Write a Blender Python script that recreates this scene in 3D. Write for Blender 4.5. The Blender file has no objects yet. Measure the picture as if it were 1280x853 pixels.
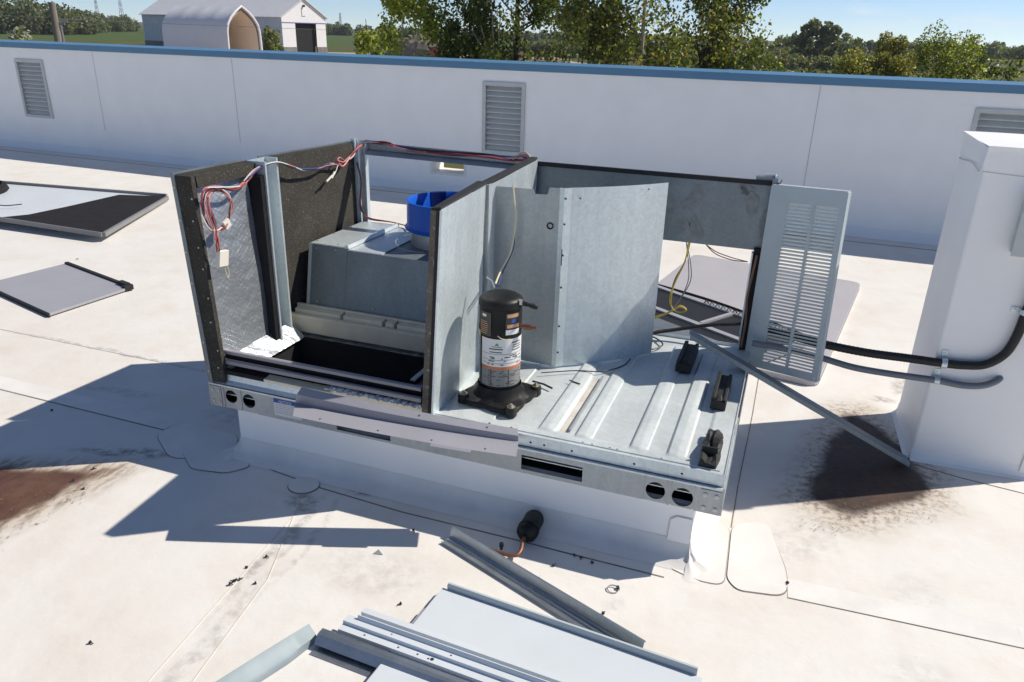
import bpy, math, random
import numpy as np
from math import sin, cos, pi, radians, atan2, sqrt
from mathutils import Vector, Matrix

random.seed(7)
rng = np.random.default_rng(11)
scene = bpy.context.scene
col = scene.collection

# ------------------------------------------------------------------ camera
cam_d = bpy.data.cameras.new("camera")
cam = bpy.data.objects.new("camera", cam_d)
col.objects.link(cam)
cam_d.sensor_fit = 'HORIZONTAL'
cam_d.sensor_width = 36.0
cam_d.lens = 36.0 * 947.6 / 1280.0
cam_d.clip_start = 0.05
cam_d.clip_end = 6000.0
YAW, PITCH, ROLL = 0.323507, 0.388235, -0.027538
fwd = Vector((-sin(YAW) * cos(PITCH), cos(YAW) * cos(PITCH), -sin(PITCH)))
rgt0 = Vector((cos(YAW), sin(YAW), 0.0))
dwn0 = fwd.cross(rgt0)
rgt = cos(ROLL) * rgt0 + sin(ROLL) * dwn0
dwn = -sin(ROLL) * rgt0 + cos(ROLL) * dwn0
mw = Matrix((rgt, -dwn, -fwd)).transposed().to_4x4()
mw.translation = Vector((0, 0, 2.0))
cam.matrix_world = mw
scene.camera = cam

# ------------------------------------------------------------------ world, sun, exposure
TO_SUN = Vector((0.89, 0.52, 1.0)).normalized()
EL = math.asin(TO_SUN.z)
AZ = atan2(TO_SUN.x, TO_SUN.y)
world = bpy.data.worlds.new("World")
scene.world = world
world.use_nodes = True
nt = world.node_tree
for n in list(nt.nodes):
    nt.nodes.remove(n)
wo = nt.nodes.new('ShaderNodeOutputWorld')
bgn = nt.nodes.new('ShaderNodeBackground')
sky = nt.nodes.new('ShaderNodeTexSky')
sky.sky_type = 'NISHITA'
sky.sun_disc = False
sky.sun_elevation = EL
sky.sun_rotation = AZ
sky.altitude = 200
sky.air_density = 0.52
sky.dust_density = 0.0
sky.ozone_density = 3.0
bgn.inputs['Strength'].default_value = 0.10
# faint fair-weather clouds low over the horizon
tc = nt.nodes.new('ShaderNodeTexCoord')
mp = nt.nodes.new('ShaderNodeMapping')
mp.inputs['Scale'].default_value = (5.0, 5.0, 26.0)
mp.inputs['Location'].default_value = (2.3, 0.7, 0.4)
cn = nt.nodes.new('ShaderNodeTexNoise')
cn.inputs['Scale'].default_value = 1.6
cn.inputs['Detail'].default_value = 6
cr = nt.nodes.new('ShaderNodeMapRange')
cr.inputs[1].default_value = 0.56
cr.inputs[2].default_value = 0.74
cr.inputs[4].default_value = 0.55
cm = nt.nodes.new('ShaderNodeMixRGB')
cm.inputs['Color2'].default_value = (7.5, 7.8, 8.4, 1)
L = nt.links
L.new(tc.outputs['Generated'], mp.inputs['Vector'])
L.new(mp.outputs['Vector'], cn.inputs['Vector'])
L.new(cn.outputs['Fac'], cr.inputs[0])
L.new(cr.outputs[0], cm.inputs['Fac'])
L.new(sky.outputs['Color'], cm.inputs['Color1'])
L.new(cm.outputs['Color'], bgn.inputs['Color'])
L.new(bgn.outputs['Background'], wo.inputs['Surface'])

sun_d = bpy.data.lights.new("sun", 'SUN')
sun_d.energy = 4.3
sun_d.angle = radians(0.53)
sun_d.color = (1.0, 0.925, 0.81)
sun = bpy.data.objects.new("sun", sun_d)
sun.rotation_euler = TO_SUN.to_track_quat('Z', 'Y').to_euler()
sun.location = (10, 5, 20)
col.objects.link(sun)

scene.view_settings.view_transform = 'Standard'
scene.view_settings.look = 'None'
scene.view_settings.exposure = 0.31
scene.view_settings.gamma = 1.0
scene.view_settings.use_curve_mapping = False
scene.render.engine = 'CYCLES'
scene.cycles.max_bounces = 7
scene.cycles.transparent_max_bounces = 6


# ------------------------------------------------------------------ materials
def new_mat(name):
    m = bpy.data.materials.new(name)
    m.use_nodes = True
    return m, m.node_tree, m.node_tree.nodes['Principled BSDF']


def mat(name, c, rough=0.6, metal=0.0, var=0.0, vscale=8.0, stretch=(1, 1, 1), bump=0.0, bscale=60.0,
        c2=None, spec=0.5, rvar=0.0, detail=5.0, coat=0.0):
    m, t, b = new_mat(name)
    b.inputs['Roughness'].default_value = rough
    b.inputs['Metallic'].default_value = metal
    b.inputs['Specular IOR Level'].default_value = spec
    b.inputs['Coat Weight'].default_value = coat
    b.inputs['Base Color'].default_value = (*c, 1)
    if var or c2 or bump or rvar:
        tco = t.nodes.new('ShaderNodeTexCoord')
        ma = t.nodes.new('ShaderNodeMapping')
        ma.inputs['Scale'].default_value = stretch
        t.links.new(tco.outputs['Object'], ma.inputs['Vector'])
        if var or c2:
            n = t.nodes.new('ShaderNodeTexNoise')
            n.inputs['Scale'].default_value = vscale
            n.inputs['Detail'].default_value = detail
            n.inputs['Roughness'].default_value = 0.62
            t.links.new(ma.outputs[0], n.inputs['Vector'])
            r = t.nodes.new('ShaderNodeMapRange')
            r.inputs[1].default_value = 0.32
            r.inputs[2].default_value = 0.68
            t.links.new(n.outputs['Fac'], r.inputs[0])
            mx = t.nodes.new('ShaderNodeMixRGB')
            lo = c2 if c2 else tuple(x * (1 - var) for x in c)
            mx.inputs['Color1'].default_value = (*lo, 1)
            mx.inputs['Color2'].default_value = (*(c if c2 else tuple(min(1, x * (1 + var * .6)) for x in c)), 1)
            t.links.new(r.outputs[0], mx.inputs['Fac'])
            t.links.new(mx.outputs[0], b.inputs['Base Color'])
            if rvar:
                rr = t.nodes.new('ShaderNodeMapRange')
                rr.inputs[3].default_value = max(0.05, rough - rvar)
                rr.inputs[4].default_value = min(1, rough + rvar)
                t.links.new(r.outputs[0], rr.inputs[0])
                t.links.new(rr.outputs[0], b.inputs['Roughness'])
        if bump:
            n2 = t.nodes.new('ShaderNodeTexNoise')
            n2.inputs['Scale'].default_value = bscale
            n2.inputs['Detail'].default_value = 4
            t.links.new(ma.outputs[0], n2.inputs['Vector'])
            bp = t.nodes.new('ShaderNodeBump')
            bp.inputs['Strength'].default_value = bump
            bp.inputs['Distance'].default_value = 0.01
            t.links.new(n2.outputs['Fac'], bp.inputs['Height'])
            t.links.new(bp.outputs[0], b.inputs['Normal'])
    return m


def galv_mat(name, c, rough=0.42, metal=0.55, blotch=0.18, fine=0.06):
    """galvanised sheet: spangle cells, drawn streaks, pale oxide blotches"""
    m, t, b = new_mat(name)
    b.inputs['Metallic'].default_value = metal
    tco = t.nodes.new('ShaderNodeTexCoord')
    vor = t.nodes.new('ShaderNodeTexVoronoi')
    vor.inputs['Scale'].default_value = 70
    noi = t.nodes.new('ShaderNodeTexNoise')
    noi.inputs['Scale'].default_value = 4.5
    noi.inputs['Detail'].default_value = 7
    noi.inputs['Roughness'].default_value = 0.6
    ma = t.nodes.new('ShaderNodeMapping')
    ma.inputs['Scale'].default_value = (1.0, 1.0, 0.35)
    t.links.new(tco.outputs['Object'], ma.inputs['Vector'])
    t.links.new(ma.outputs[0], noi.inputs['Vector'])
    t.links.new(tco.outputs['Object'], vor.inputs['Vector'])
    r = t.nodes.new('ShaderNodeMapRange')
    r.inputs[1].default_value = 0.3
    r.inputs[2].default_value = 0.7
    r.inputs[3].default_value = 1 - blotch
    r.inputs[4].default_value = 1 + blotch * .7
    t.links.new(noi.outputs['Fac'], r.inputs[0])
    sp = t.nodes.new('ShaderNodeSeparateColor')
    t.links.new(vor.outputs['Color'], sp.inputs[0])
    st = t.nodes.new('ShaderNodeTexNoise')
    st.inputs['Scale'].default_value = 26
    st.inputs['Detail'].default_value = 6
    st.inputs['Roughness'].default_value = 0.75
    ms = t.nodes.new('ShaderNodeMapping')
    ms.inputs['Scale'].default_value = (1.0, 1.0, 0.04)
    t.links.new(tco.outputs['Object'], ms.inputs['Vector'])
    t.links.new(ms.outputs[0], st.inputs['Vector'])
    rs0 = t.nodes.new('ShaderNodeMapRange')
    rs0.inputs[1].default_value = 0.35
    rs0.inputs[2].default_value = 0.65
    rs0.inputs[3].default_value = 0.95
    rs0.inputs[4].default_value = 1.04
    t.links.new(st.outputs['Fac'], rs0.inputs[0])
    r2 = t.nodes.new('ShaderNodeMapRange')
    r2.inputs[3].default_value = 1 - fine
    r2.inputs[4].default_value = 1 + fine
    t.links.new(sp.outputs[0], r2.inputs[0])
    mu = t.nodes.new('ShaderNodeMath')
    mu.operation = 'MULTIPLY'
    t.links.new(r.outputs[0], mu.inputs[0])
    t.links.new(r2.outputs[0], mu.inputs[1])
    mu2 = t.nodes.new('ShaderNodeMath')
    mu2.operation = 'MULTIPLY'
    t.links.new(mu.outputs[0], mu2.inputs[0])
    t.links.new(rs0.outputs[0], mu2.inputs[1])
    mx = t.nodes.new('ShaderNodeMixRGB')
    mx.blend_type = 'MULTIPLY'
    mx.inputs['Fac'].default_value = 1
    mx.inputs['Color1'].default_value = (*c, 1)
    t.links.new(mu2.outputs[0], mx.inputs['Color2'])
    t.links.new(mx.outputs[0], b.inputs['Base Color'])
    r3 = t.nodes.new('ShaderNodeMapRange')
    r3.inputs[3].default_value = rough - 0.1
    r3.inputs[4].default_value = rough + 0.12
    t.links.new(noi.outputs['Fac'], r3.inputs[0])
    t.links.new(r3.outputs[0], b.inputs['Roughness'])
    n2 = t.nodes.new('ShaderNodeTexNoise')
    n2.inputs['Scale'].default_value = 5
    n2.inputs['Detail'].default_value = 2
    t.links.new(tco.outputs['Object'], n2.inputs['Vector'])
    bp = t.nodes.new('ShaderNodeBump')
    bp.inputs['Strength'].default_value = 0.22
    bp.inputs['Distance'].default_value = 0.03
    t.links.new(n2.outputs['Fac'], bp.inputs['Height'])
    t.links.new(bp.outputs[0], b.inputs['Normal'])
    return m


def roof_mat():
    """white single-ply membrane with its own dirt: mottling, scuffs, and two ponding stains"""
    m, t, b = new_mat("roof_membrane")
    b.inputs['Roughness'].default_value = 0.55
    b.inputs['Specular IOR Level'].default_value = 0.35
    N, K = t.nodes, t.links
    tco = N.new('ShaderNodeTexCoord')
    sepx = N.new('ShaderNodeSeparateXYZ')

    def noise(scale, detail=5, rough=0.6, vec=None, stretch=None):
        n = N.new('ShaderNodeTexNoise')
        n.inputs['Scale'].default_value = scale
        n.inputs['Detail'].default_value = detail
        n.inputs['Roughness'].default_value = rough
        src = vec or tco.outputs['Object']
        if stretch:
            ma = N.new('ShaderNodeMapping')
            ma.inputs['Scale'].default_value = stretch
            K.new(src, ma.inputs['Vector'])
            src = ma.outputs[0]
        K.new(src, n.inputs['Vector'])
        return n

    def rng_(src, a, c, lo=0.0, hi=1.0, smooth=False):
        r = N.new('ShaderNodeMapRange')
        if smooth:
            r.interpolation_type = 'SMOOTHSTEP'
        r.inputs[1].default_value = a
        r.inputs[2].default_value = c
        r.inputs[3].default_value = lo
        r.inputs[4].default_value = hi
        K.new(src, r.inputs[0])
        return r.outputs[0]

    def mul(a, c):
        x = N.new('ShaderNodeMath')
        x.operation = 'MULTIPLY'
        for i, s in enumerate((a, c)):
            if isinstance(s, (int, float)):
                x.inputs[i].default_value = s
            else:
                K.new(s, x.inputs[i])
        return x.outputs[0]

    def mix(fac, c1, c2):
        x = N.new('ShaderNodeMixRGB')
        if isinstance(fac, (int, float)):
            x.inputs['Fac'].default_value = fac
        else:
            K.new(fac, x.inputs['Fac'])
        for nm, s in (('Color1', c1), ('Color2', c2)):
            if isinstance(s, tuple):
                x.inputs[nm].default_value = (*s, 1)
            else:
                K.new(s, x.inputs[nm])
        return x.outputs[0]

    n_big = noise(0.9, 6)
    n_mid = noise(3.2, 7, 0.65)
    n_fine = noise(38, 5, 0.7)
    colr = mix(rng_(n_big.outputs['Fac'], 0.35, 0.7), (0.755, 0.738, 0.708), (0.725, 0.695, 0.65))
    colr = mix(rng_(n_mid.outputs['Fac'], 0.48, 0.76, 0, 0.5), colr, (0.62, 0.555, 0.465))
    n_wide = noise(0.55, 8, 0.7)
    colr = mix(rng_(n_wide.outputs['Fac'], 0.50, 0.66, 0, 0.38), colr, (0.64, 0.575, 0.49))
    colr = mix(rng_(n_fine.outputs['Fac'], 0.60, 0.78, 0, 0.18), colr, (0.45, 0.38, 0.31))
    # warp for stain outlines
    warp = noise(2.6, 6, 0.55)
    wv = N.new('ShaderNodeVectorMath')
    wv.operation = 'MULTIPLY_ADD'
    K.new(warp.outputs['Color'], wv.inputs[0])
    wv.inputs[1].default_value = (0.22, 0.22, 0)
    K.new(tco.outputs['Object'], wv.inputs[2])

    def ellipse(cx, cy, rx, ry, rot, edge0, edge1, warped=True):
        ma = N.new('ShaderNodeMapping')
        ma.vector_type = 'TEXTURE'
        ma.inputs['Location'].default_value = (cx + (0.11 if warped else 0), cy + (0.11 if warped else 0), 0)
        ma.inputs['Rotation'].default_value = (0, 0, radians(rot))
        ma.inputs['Scale'].default_value = (rx, ry, 1)
        K.new(wv.outputs[0] if warped else tco.outputs['Object'], ma.inputs['Vector'])
        ln = N.new('ShaderNodeVectorMath')
        ln.operation = 'LENGTH'
        K.new(ma.outputs[0], ln.inputs[0])
        return rng_(ln.outputs['Value'], edge1, edge0, 0, 1, True)

    speck = rng_(noise(30, 5, 0.7, stretch=(1, 1.0, 1)).outputs['Fac'], 0.47, 0.60)
    speck2 = rng_(noise(17, 5, 0.7).outputs['Fac'], 0.40, 0.60)
    MUD, MUDL, GREY = (0.105, 0.048, 0.028), (0.30, 0.20, 0.115), (0.20, 0.18, 0.16)
    # faint tide marks and scuffs, each a shape of its own on the membrane
    for (cx, cy, rx, ry, rot, s) in [
            (-4.0, 3.45, 1.15, 0.022, -1.0, 0.5), (-3.4, 3.02, 0.30, 0.05, 8, 0.35), (-1.95, 2.70, 0.34, 0.06, -6, 0.95), (-1.62, 2.68, 0.16, 0.07, -20, 1.0), (-1.80, 2.46, 0.10, 0.10, 40, 0.8),
            (-1.45, 2.63, 0.30, 0.05, -4, 0.5), (-0.75, 2.62, 0.25, 0.04, 0, 0.35), (-2.55, 3.02, 0.28, 0.09, 12, 0.35),
            (-2.85, 2.50, 0.34, 0.045, 14, 0.95), (-1.71, 2.15, 0.035, 0.5, 2, 0.55), (-1.62, 1.6, 0.05, 0.5, 3, 0.35), (-1.3, 2.15, 0.3, 0.15, 10, 0.2), (-1.62, 2.25, 0.02, 0.45, 4, 0.35),
            (0.75, 2.78, 0.17, 0.13, 20, 0.16), (0.70, 2.32, 0.19, 0.12, 10, 0.16), (-1.2, 2.05, 0.25, 0.08, 20, 0.16),
            (0.14, 2.78, 0.07, 0.2, 0, 0.12), (0.36, 3.02, 0.42, 0.16, 60, 0.22), (-0.33, 2.30, 0.05, 0.06, 0, 0.3),
            (0.95, 4.85, 0.09, 0.22, 0, 0.55), (0.82, 4.60, 0.12, 0.06, 0, 0.6)]:
        colr = mix(mul(mul(ellipse(cx, cy, rx, ry, rot, 0.35, 1.15), speck2), s), colr, GREY)
    # ponding stains as convex outlines with ragged edges
    def outline(pts, e0, e1):
        acc = None
        for (x0, y0), (x1, y1) in zip(pts, pts[1:] + pts[:1]):
            nx, ny = (y1 - y0), -(x1 - x0)
            ln = math.hypot(nx, ny)
            nx, ny = nx / ln, ny / ln
            dp = N.new('ShaderNodeVectorMath')
            dp.operation = 'DOT_PRODUCT'
            K.new(wv.outputs[0], dp.inputs[0])
            dp.inputs[1].default_value = (nx, ny, 0)
            sb = N.new('ShaderNodeMath')
            sb.operation = 'SUBTRACT'
            K.new(dp.outputs['Value'], sb.inputs[0])
            sb.inputs[1].default_value = nx * (x0 + .11) + ny * (y0 + .11)
            if acc is None:
                acc = sb.outputs[0]
            else:
                mx_ = N.new('ShaderNodeMath')
                mx_.operation = 'SMOOTH_MAX'
                mx_.inputs[2].default_value = 0.10
                K.new(acc, mx_.inputs[0])
                K.new(sb.outputs[0], mx_.inputs[1])
                acc = mx_.outputs[0]
        return rng_(acc, e1, e0, 0, 1, True)

    TAN = (0.47, 0.37, 0.26)
    streak = rng_(noise(24, 5, 0.7, stretch=(1.0, 0.35, 1)).outputs['Fac'], 0.44, 0.60)
    wet = mix(rng_(n_mid.outputs['Fac'], 0.4, 0.65), (0.080, 0.034, 0.021), (0.135, 0.066, 0.040))
    left = [(-2.76, 2.46), (-3.4, 2.17), (-6.0, 1.40), (-6.0, 0.6), (-3.02, 1.30)]
    colr = mix(mul(outline(left, -0.02, 0.17), 0.6), colr, TAN)
    colr = mix(mul(outline(left, 0.0, 0.16), mul(streak, 0.75)), colr, (0.17, 0.105, 0.06))
    colr = mix(mul(outline(left, -0.06, 0.015), 0.96), colr, wet)
    right = [(0.87, 4.42), (0.60, 4.34), (0.47, 3.85), (0.36, 3.34), (0.56, 3.26), (1.08, 3.66), (0.90, 3.95)]
    colr = mix(mul(outline(right, 0.0, 0.26), 0.5), colr, TAN)
    colr = mix(mul(outline(right, 0.0, 0.20), mul(speck, 0.75)), colr, (0.14, 0.085, 0.05))
    colr = mix(mul(outline(right, -0.03, 0.045), 0.96), colr, mix(rng_(n_mid.outputs['Fac'], 0.4, 0.65), (0.034, 0.019, 0.013), (0.075, 0.036, 0.022)))
    K.new(colr, b.inputs['Base Color'])
    bp = N.new('ShaderNodeBump')
    bp.inputs['Strength'].default_value = 0.4
    bp.inputs['Distance'].default_value = 0.03
    K.new(noise(2.2, 5, 0.55).outputs['Fac'], bp.inputs['Height'])
    K.new(bp.outputs[0], b.inputs['Normal'])
    return m


def leaf_mat(name, c, trans=0.45):
    m = bpy.data.materials.new(name)
    m.use_nodes = True
    t = m.node_tree
    for n in list(t.nodes):
        t.nodes.remove(n)
    o = t.nodes.new('ShaderNodeOutputMaterial')
    b = t.nodes.new('ShaderNodeBsdfPrincipled')
    b.inputs['Base Color'].default_value = (*c, 1)
    b.inputs['Roughness'].default_value = 0.45
    tr = t.nodes.new('ShaderNodeBsdfTranslucent')
    tr.inputs['Color'].default_value = (c[0] * 1.5, c[1] * 1.5, c[2] * 0.8, 1)
    mx = t.nodes.new('ShaderNodeMixShader')
    mx.inputs[0].default_value = trans
    t.links.new(b.outputs[0], mx.inputs[1])
    t.links.new(tr.outputs[0], mx.inputs[2])
    t.links.new(mx.outputs[0], o.inputs['Surface'])
    return m


def foil_mat(name, quilt):
    """foil facing over insulation: quilted scrim lines and crinkles"""
    m, t, b = new_mat(name)
    b.inputs['Metallic'].default_value = 0.75
    b.inputs['Roughness'].default_value = 0.38
    b.inputs['Base Color'].default_value = (0.54, 0.585, 0.64, 1)
    tco = t.nodes.new('ShaderNodeTexCoord')
    hs = []
    for rot in (35, -35):
        ma = t.nodes.new('ShaderNodeMapping')
        ma.inputs['Rotation'].default_value = (radians(rot), 0, 0)
        w = t.nodes.new('ShaderNodeTexWave')
        w.bands_direction = 'Z'
        w.inputs['Scale'].default_value = 14
        w.inputs['Distortion'].default_value = 0.6
        t.links.new(tco.outputs['Object'], ma.inputs[0])
        t.links.new(ma.outputs[0], w.inputs[0])
        r = t.nodes.new('ShaderNodeMapRange')
        r.inputs[1].default_value = 0.88
        r.inputs[2].default_value = 1.0
        t.links.new(w.outputs['Fac'], r.inputs[0])
        hs.append(r.outputs[0])
    ad = t.nodes.new('ShaderNodeMath')
    ad.operation = 'MAXIMUM'
    t.links.new(hs[0], ad.inputs[0])
    t.links.new(hs[1], ad.inputs[1])
    n = t.nodes.new('ShaderNodeTexNoise')
    n.inputs['Scale'].default_value = 13
    n.inputs['Detail'].default_value = 7
    t.links.new(tco.outputs['Object'], n.inputs['Vector'])
    ad2 = t.nodes.new('ShaderNodeMath')
    ad2.operation = 'MULTIPLY_ADD'
    ad2.inputs[1].default_value = quilt
    t.links.new(ad.outputs[0], ad2.inputs[0])
    t.links.new(n.outputs['Fac'], ad2.inputs[2])
    bp = t.nodes.new('ShaderNodeBump')
    bp.inputs['Strength'].default_value = 0.55
    bp.inputs['Distance'].default_value = 0.03
    t.links.new(ad2.outputs[0], bp.inputs['Height'])
    t.links.new(bp.outputs[0], b.inputs['Normal'])
    return m


def speckle_mat(name, base, fleck, amount=0.62, scale=150, rough=0.95):
    m, t, b = new_mat(name)
    b.inputs['Roughness'].default_value = rough
    b.inputs['Specular IOR Level'].default_value = 0.15
    tco = t.nodes.new('ShaderNodeTexCoord')
    n = t.nodes.new('ShaderNodeTexNoise')
    n.inputs['Scale'].default_value = scale
    n.inputs['Detail'].default_value = 3
    n.inputs['Roughness'].default_value = 0.8
    t.links.new(tco.outputs['Object'], n.inputs['Vector'])
    r = t.nodes.new('ShaderNodeMapRange')
    r.inputs[1].default_value = amount
    r.inputs[2].default_value = amount + 0.1
    t.links.new(n.outputs['Fac'], r.inputs[0])
    n3 = t.nodes.new('ShaderNodeTexNoise')
    n3.inputs['Scale'].default_value = 9
    n3.inputs['Detail'].default_value = 4
    t.links.new(tco.outputs['Object'], n3.inputs['Vector'])
    mb = t.nodes.new('ShaderNodeMixRGB')
    mb.inputs['Color1'].default_value = (*[x * .6 for x in base], 1)
    mb.inputs['Color2'].default_value = (*[x * 1.35 for x in base], 1)
    t.links.new(n3.outputs['Fac'], mb.inputs['Fac'])
    mx = t.nodes.new('ShaderNodeMixRGB')
    mx.inputs['Color2'].default_value = (*fleck, 1)
    t.links.new(mb.outputs[0], mx.inputs['Color1'])
    t.links.new(r.outputs[0], mx.inputs['Fac'])
    t.links.new(mx.outputs[0], b.inputs['Base Color'])
    bp = t.nodes.new('ShaderNodeBump')
    bp.inputs['Strength'].default_value = 0.6
    bp.inputs['Distance'].default_value = 0.006
    t.links.new(n.outputs['Fac'], bp.inputs['Height'])
    t.links.new(bp.outputs[0], b.inputs['Normal'])
    return m


M = {}
M['roof'] = roof_mat()
M['membrane'] = mat("white_membrane", (0.89, 0.885, 0.88), 0.5, var=0.035, vscale=2.5, bump=0.12, bscale=5, spec=0.35)
M['patch'] = mat("membrane_patch", (0.765, 0.745, 0.715), 0.5, var=0.08, vscale=5, bump=0.15, bscale=9, spec=0.35)
M['seam'] = mat("seam_dirt", (0.15, 0.125, 0.105), 0.9, c2=(0.34, 0.30, 0.26), vscale=7)
M['seam_pale'] = mat("seam_pale", (0.58, 0.57, 0.56), 0.8)
M['coping'] = mat("blue_coping", (0.080, 0.205, 0.345), 0.42, var=0.05, vscale=3)
M['galv'] = galv_mat("galvanised_steel", (0.64, 0.71, 0.74), 0.42, 0.55, 0.08)
M['galv_dull'] = galv_mat("dull_galvanised_steel", (0.40, 0.43, 0.45), 0.44, 0.55, 0.12)
M['galv_pan'] = galv_mat("pan_steel", (0.565, 0.61, 0.625), 0.52, 0.25, 0.10, 0.04)
M['galv_rail'] = galv_mat("bright_zinc_rail", (0.40, 0.43, 0.46), 0.36, 0.85, 0.12, 0.04)
M['galv_dark'] = galv_mat("dark_galvanised_steel", (0.215, 0.25, 0.275), 0.48, 0.55, 0.18)
M['paint'] = mat("pale_grey_paint", (0.275, 0.275, 0.315), 0.42, var=0.04, vscale=4, spec=0.5)
M['paint_white'] = mat("off_white_paint", (0.60, 0.645, 0.685), 0.38, var=0.03, vscale=4)
M['paint_grey'] = mat("mid_grey_paint", (0.33, 0.335, 0.37), 0.5, var=0.05, vscale=4)
M['paint_greyb'] = mat("warm_grey_paint", (0.42, 0.41, 0.44), 0.5, var=0.05, vscale=4)
M['rim'] = mat("rim_paint", (0.20, 0.20, 0.205), 0.5, var=0.08, vscale=5)
M['galv_blue'] = mat("weathered_zinc", (0.27, 0.325, 0.355), 0.58, 0.2, var=0.12, vscale=7)
M['sill'] = mat("sill_paint", (0.27, 0.265, 0.30), 0.45, var=0.06, vscale=5)
M['seam_faint'] = mat("seam_faint", (0.60, 0.56, 0.51), 0.8)
M['smear'] = mat("oxide_smear", (0.26, 0.275, 0.28), 0.8, c2=(0.17, 0.185, 0.19), vscale=25)
M['louver'] = mat("blue_grey_paint", (0.43, 0.49, 0.52), 0.5, var=0.05, vscale=5)
M['slat'] = mat("pale_slat_paint", (0.50, 0.53, 0.55), 0.45, var=0.04, vscale=8)
M['vent'] = mat("vent_metal", (0.52, 0.54, 0.53), 0.5, var=0.06, vscale=9)
M['insul'] = speckle_mat("dark_fibre_insulation", (0.052, 0.049, 0.043), (0.30, 0.28, 0.25), 0.60, 140)
M['insul_black'] = speckle_mat("black_fibre_insulation", (0.022, 0.022, 0.025), (0.10, 0.10, 0.11), 0.66, 90)
M['insul_edge'] = speckle_mat("insulation_edge", (0.14, 0.125, 0.10), (0.32, 0.30, 0.26), 0.58, 60)
M['gasket'] = mat("black_gasket", (0.018, 0.018, 0.02), 0.8, var=0.2, vscale=30)
M['foil'] = foil_mat("quilted_foil", 0.035)
M['foil_plain'] = foil_mat("crinkled_foil", 0.0)
M['cream'] = mat("cream_plastic", (0.82, 0.73, 0.56), 0.5, var=0.10, vscale=10)
M['black_paint'] = mat("black_paint", (0.010, 0.010, 0.0105), 0.5, var=0.3, vscale=14, rvar=0.12, spec=0.28)
M['rubber'] = mat("black_rubber", (0.013, 0.013, 0.014), 0.62, var=0.3, vscale=30, bump=0.3, bscale=60)
M['void'] = mat("interior_shade_black", (0.008, 0.008, 0.009), 0.9)  # near-black standing in for the shade inside openings and gaps
M['copper'] = mat("copper", (0.24, 0.115, 0.075), 0.5, 0.7, var=0.25, vscale=40)
M['brass'] = mat("dull_brass", (0.42, 0.39, 0.31), 0.45, 0.8)
M['blue'] = mat("blue_plastic", (0.012, 0.115, 0.60), 0.36, var=0.10, vscale=5, spec=0.35)
M['blue_dark'] = mat("navy_plastic", (0.006, 0.02, 0.13), 0.4)
M['wire_red'] = mat("red_wire", (0.36, 0.045, 0.05), 0.5)
M['wire_pink'] = mat("faded_red_wire", (0.50, 0.20, 0.20), 0.5)
M['wire_white'] = mat("white_wire", (0.62, 0.60, 0.58), 0.5)
M['wire_blue'] = mat("blue_wire", (0.035, 0.06, 0.22), 0.5)
M['wire_black'] = mat("black_wire", (0.014, 0.014, 0.016), 0.5)
M['wire_yellow'] = mat("yellow_wire", (0.58, 0.42, 0.06), 0.5)
M['wire_cream'] = mat("cream_wire", (0.62, 0.57, 0.38), 0.5)
M['wire_brown'] = mat("brown_wire", (0.16, 0.075, 0.05), 0.5)
M['wire_grey'] = mat("grey_wire", (0.16, 0.17, 0.17), 0.5)
M['nylon'] = mat("white_nylon", (0.70, 0.66, 0.60), 0.5)
M['conduit_grey'] = mat("grey_conduit", (0.165, 0.185, 0.215), 0.55, var=0.08, vscale=20)
M['label_white'] = mat("label_white", (0.68, 0.68, 0.68), 0.5)
M['label_grey'] = mat("label_grey", (0.22, 0.22, 0.22), 0.5)
M['label_dark'] = mat("label_dark", (0.055, 0.05, 0.042), 0.45)
M['label_orange'] = mat("label_orange", (0.52, 0.16, 0.05), 0.5)
M['label_tan'] = mat("label_tan", (0.52, 0.30, 0.16), 0.5)
M['label_blue'] = mat("label_blue", (0.02, 0.075, 0.36), 0.5)
M['label_yellow'] = mat("label_yellow", (0.55, 0.48, 0.10), 0.5)
M['label_green'] = mat("label_green", (0.05, 0.22, 0.12), 0.5)
M['ink'] = mat("printed_ink", (0.03, 0.03, 0.035), 0.6)
M['ink_pale'] = mat("pale_print", (0.36, 0.36, 0.38), 0.6)
M['fin'] = mat("coil_fin", (0.016, 0.017, 0.02), 0.5, metal=0.2, var=0.3, vscale=60, stretch=(1, 12, 1))
M['screw'] = mat("zinc_screw", (0.45, 0.45, 0.45), 0.35, 0.8)
M['screw_dark'] = mat("dark_screw", (0.07, 0.07, 0.075), 0.45, 0.6)
M['stain_pan'] = mat("dust_stain", (0.48, 0.42, 0.35), 0.85, c2=(0.66, 0.64, 0.60), vscale=9)
M['leaf_litter'] = mat("dry_litter", (0.13, 0.085, 0.05), 0.9, c2=(0.28, 0.21, 0.14), vscale=30)
M['grass'] = mat("field_grass", (0.070, 0.092, 0.024), 0.9, c2=(0.115, 0.105, 0.045), vscale=0.06, spec=0.1, detail=8)
M['grass_mown'] = mat("green_field", (0.058, 0.105, 0.026), 0.9, c2=(0.085, 0.105, 0.036), vscale=0.03, stretch=(1, 4, 1), spec=0.1)
M['sand'] = mat("sandy_yard", (0.42, 0.34, 0.26), 0.9, c2=(0.33, 0.26, 0.19), vscale=0.25, spec=0.1)
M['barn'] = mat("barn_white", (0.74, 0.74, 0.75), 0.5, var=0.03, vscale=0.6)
M['barn_shade'] = mat("barn_white_shaded", (0.50, 0.55, 0.62), 0.5, var=0.04, vscale=0.6)  # barn white darkened and blued, painting in the shade of the long side
M['barn_roof'] = mat("barn_roof_sheet", (0.72, 0.72, 0.73), 0.45, 0.1, var=0.05, vscale=0.5)
M['barn_base'] = mat("weathered_concrete", (0.20, 0.19, 0.18), 0.9, var=0.35, vscale=1.2)
M['purple'] = mat("purple_trim", (0.16, 0.13, 0.32), 0.5)
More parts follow.
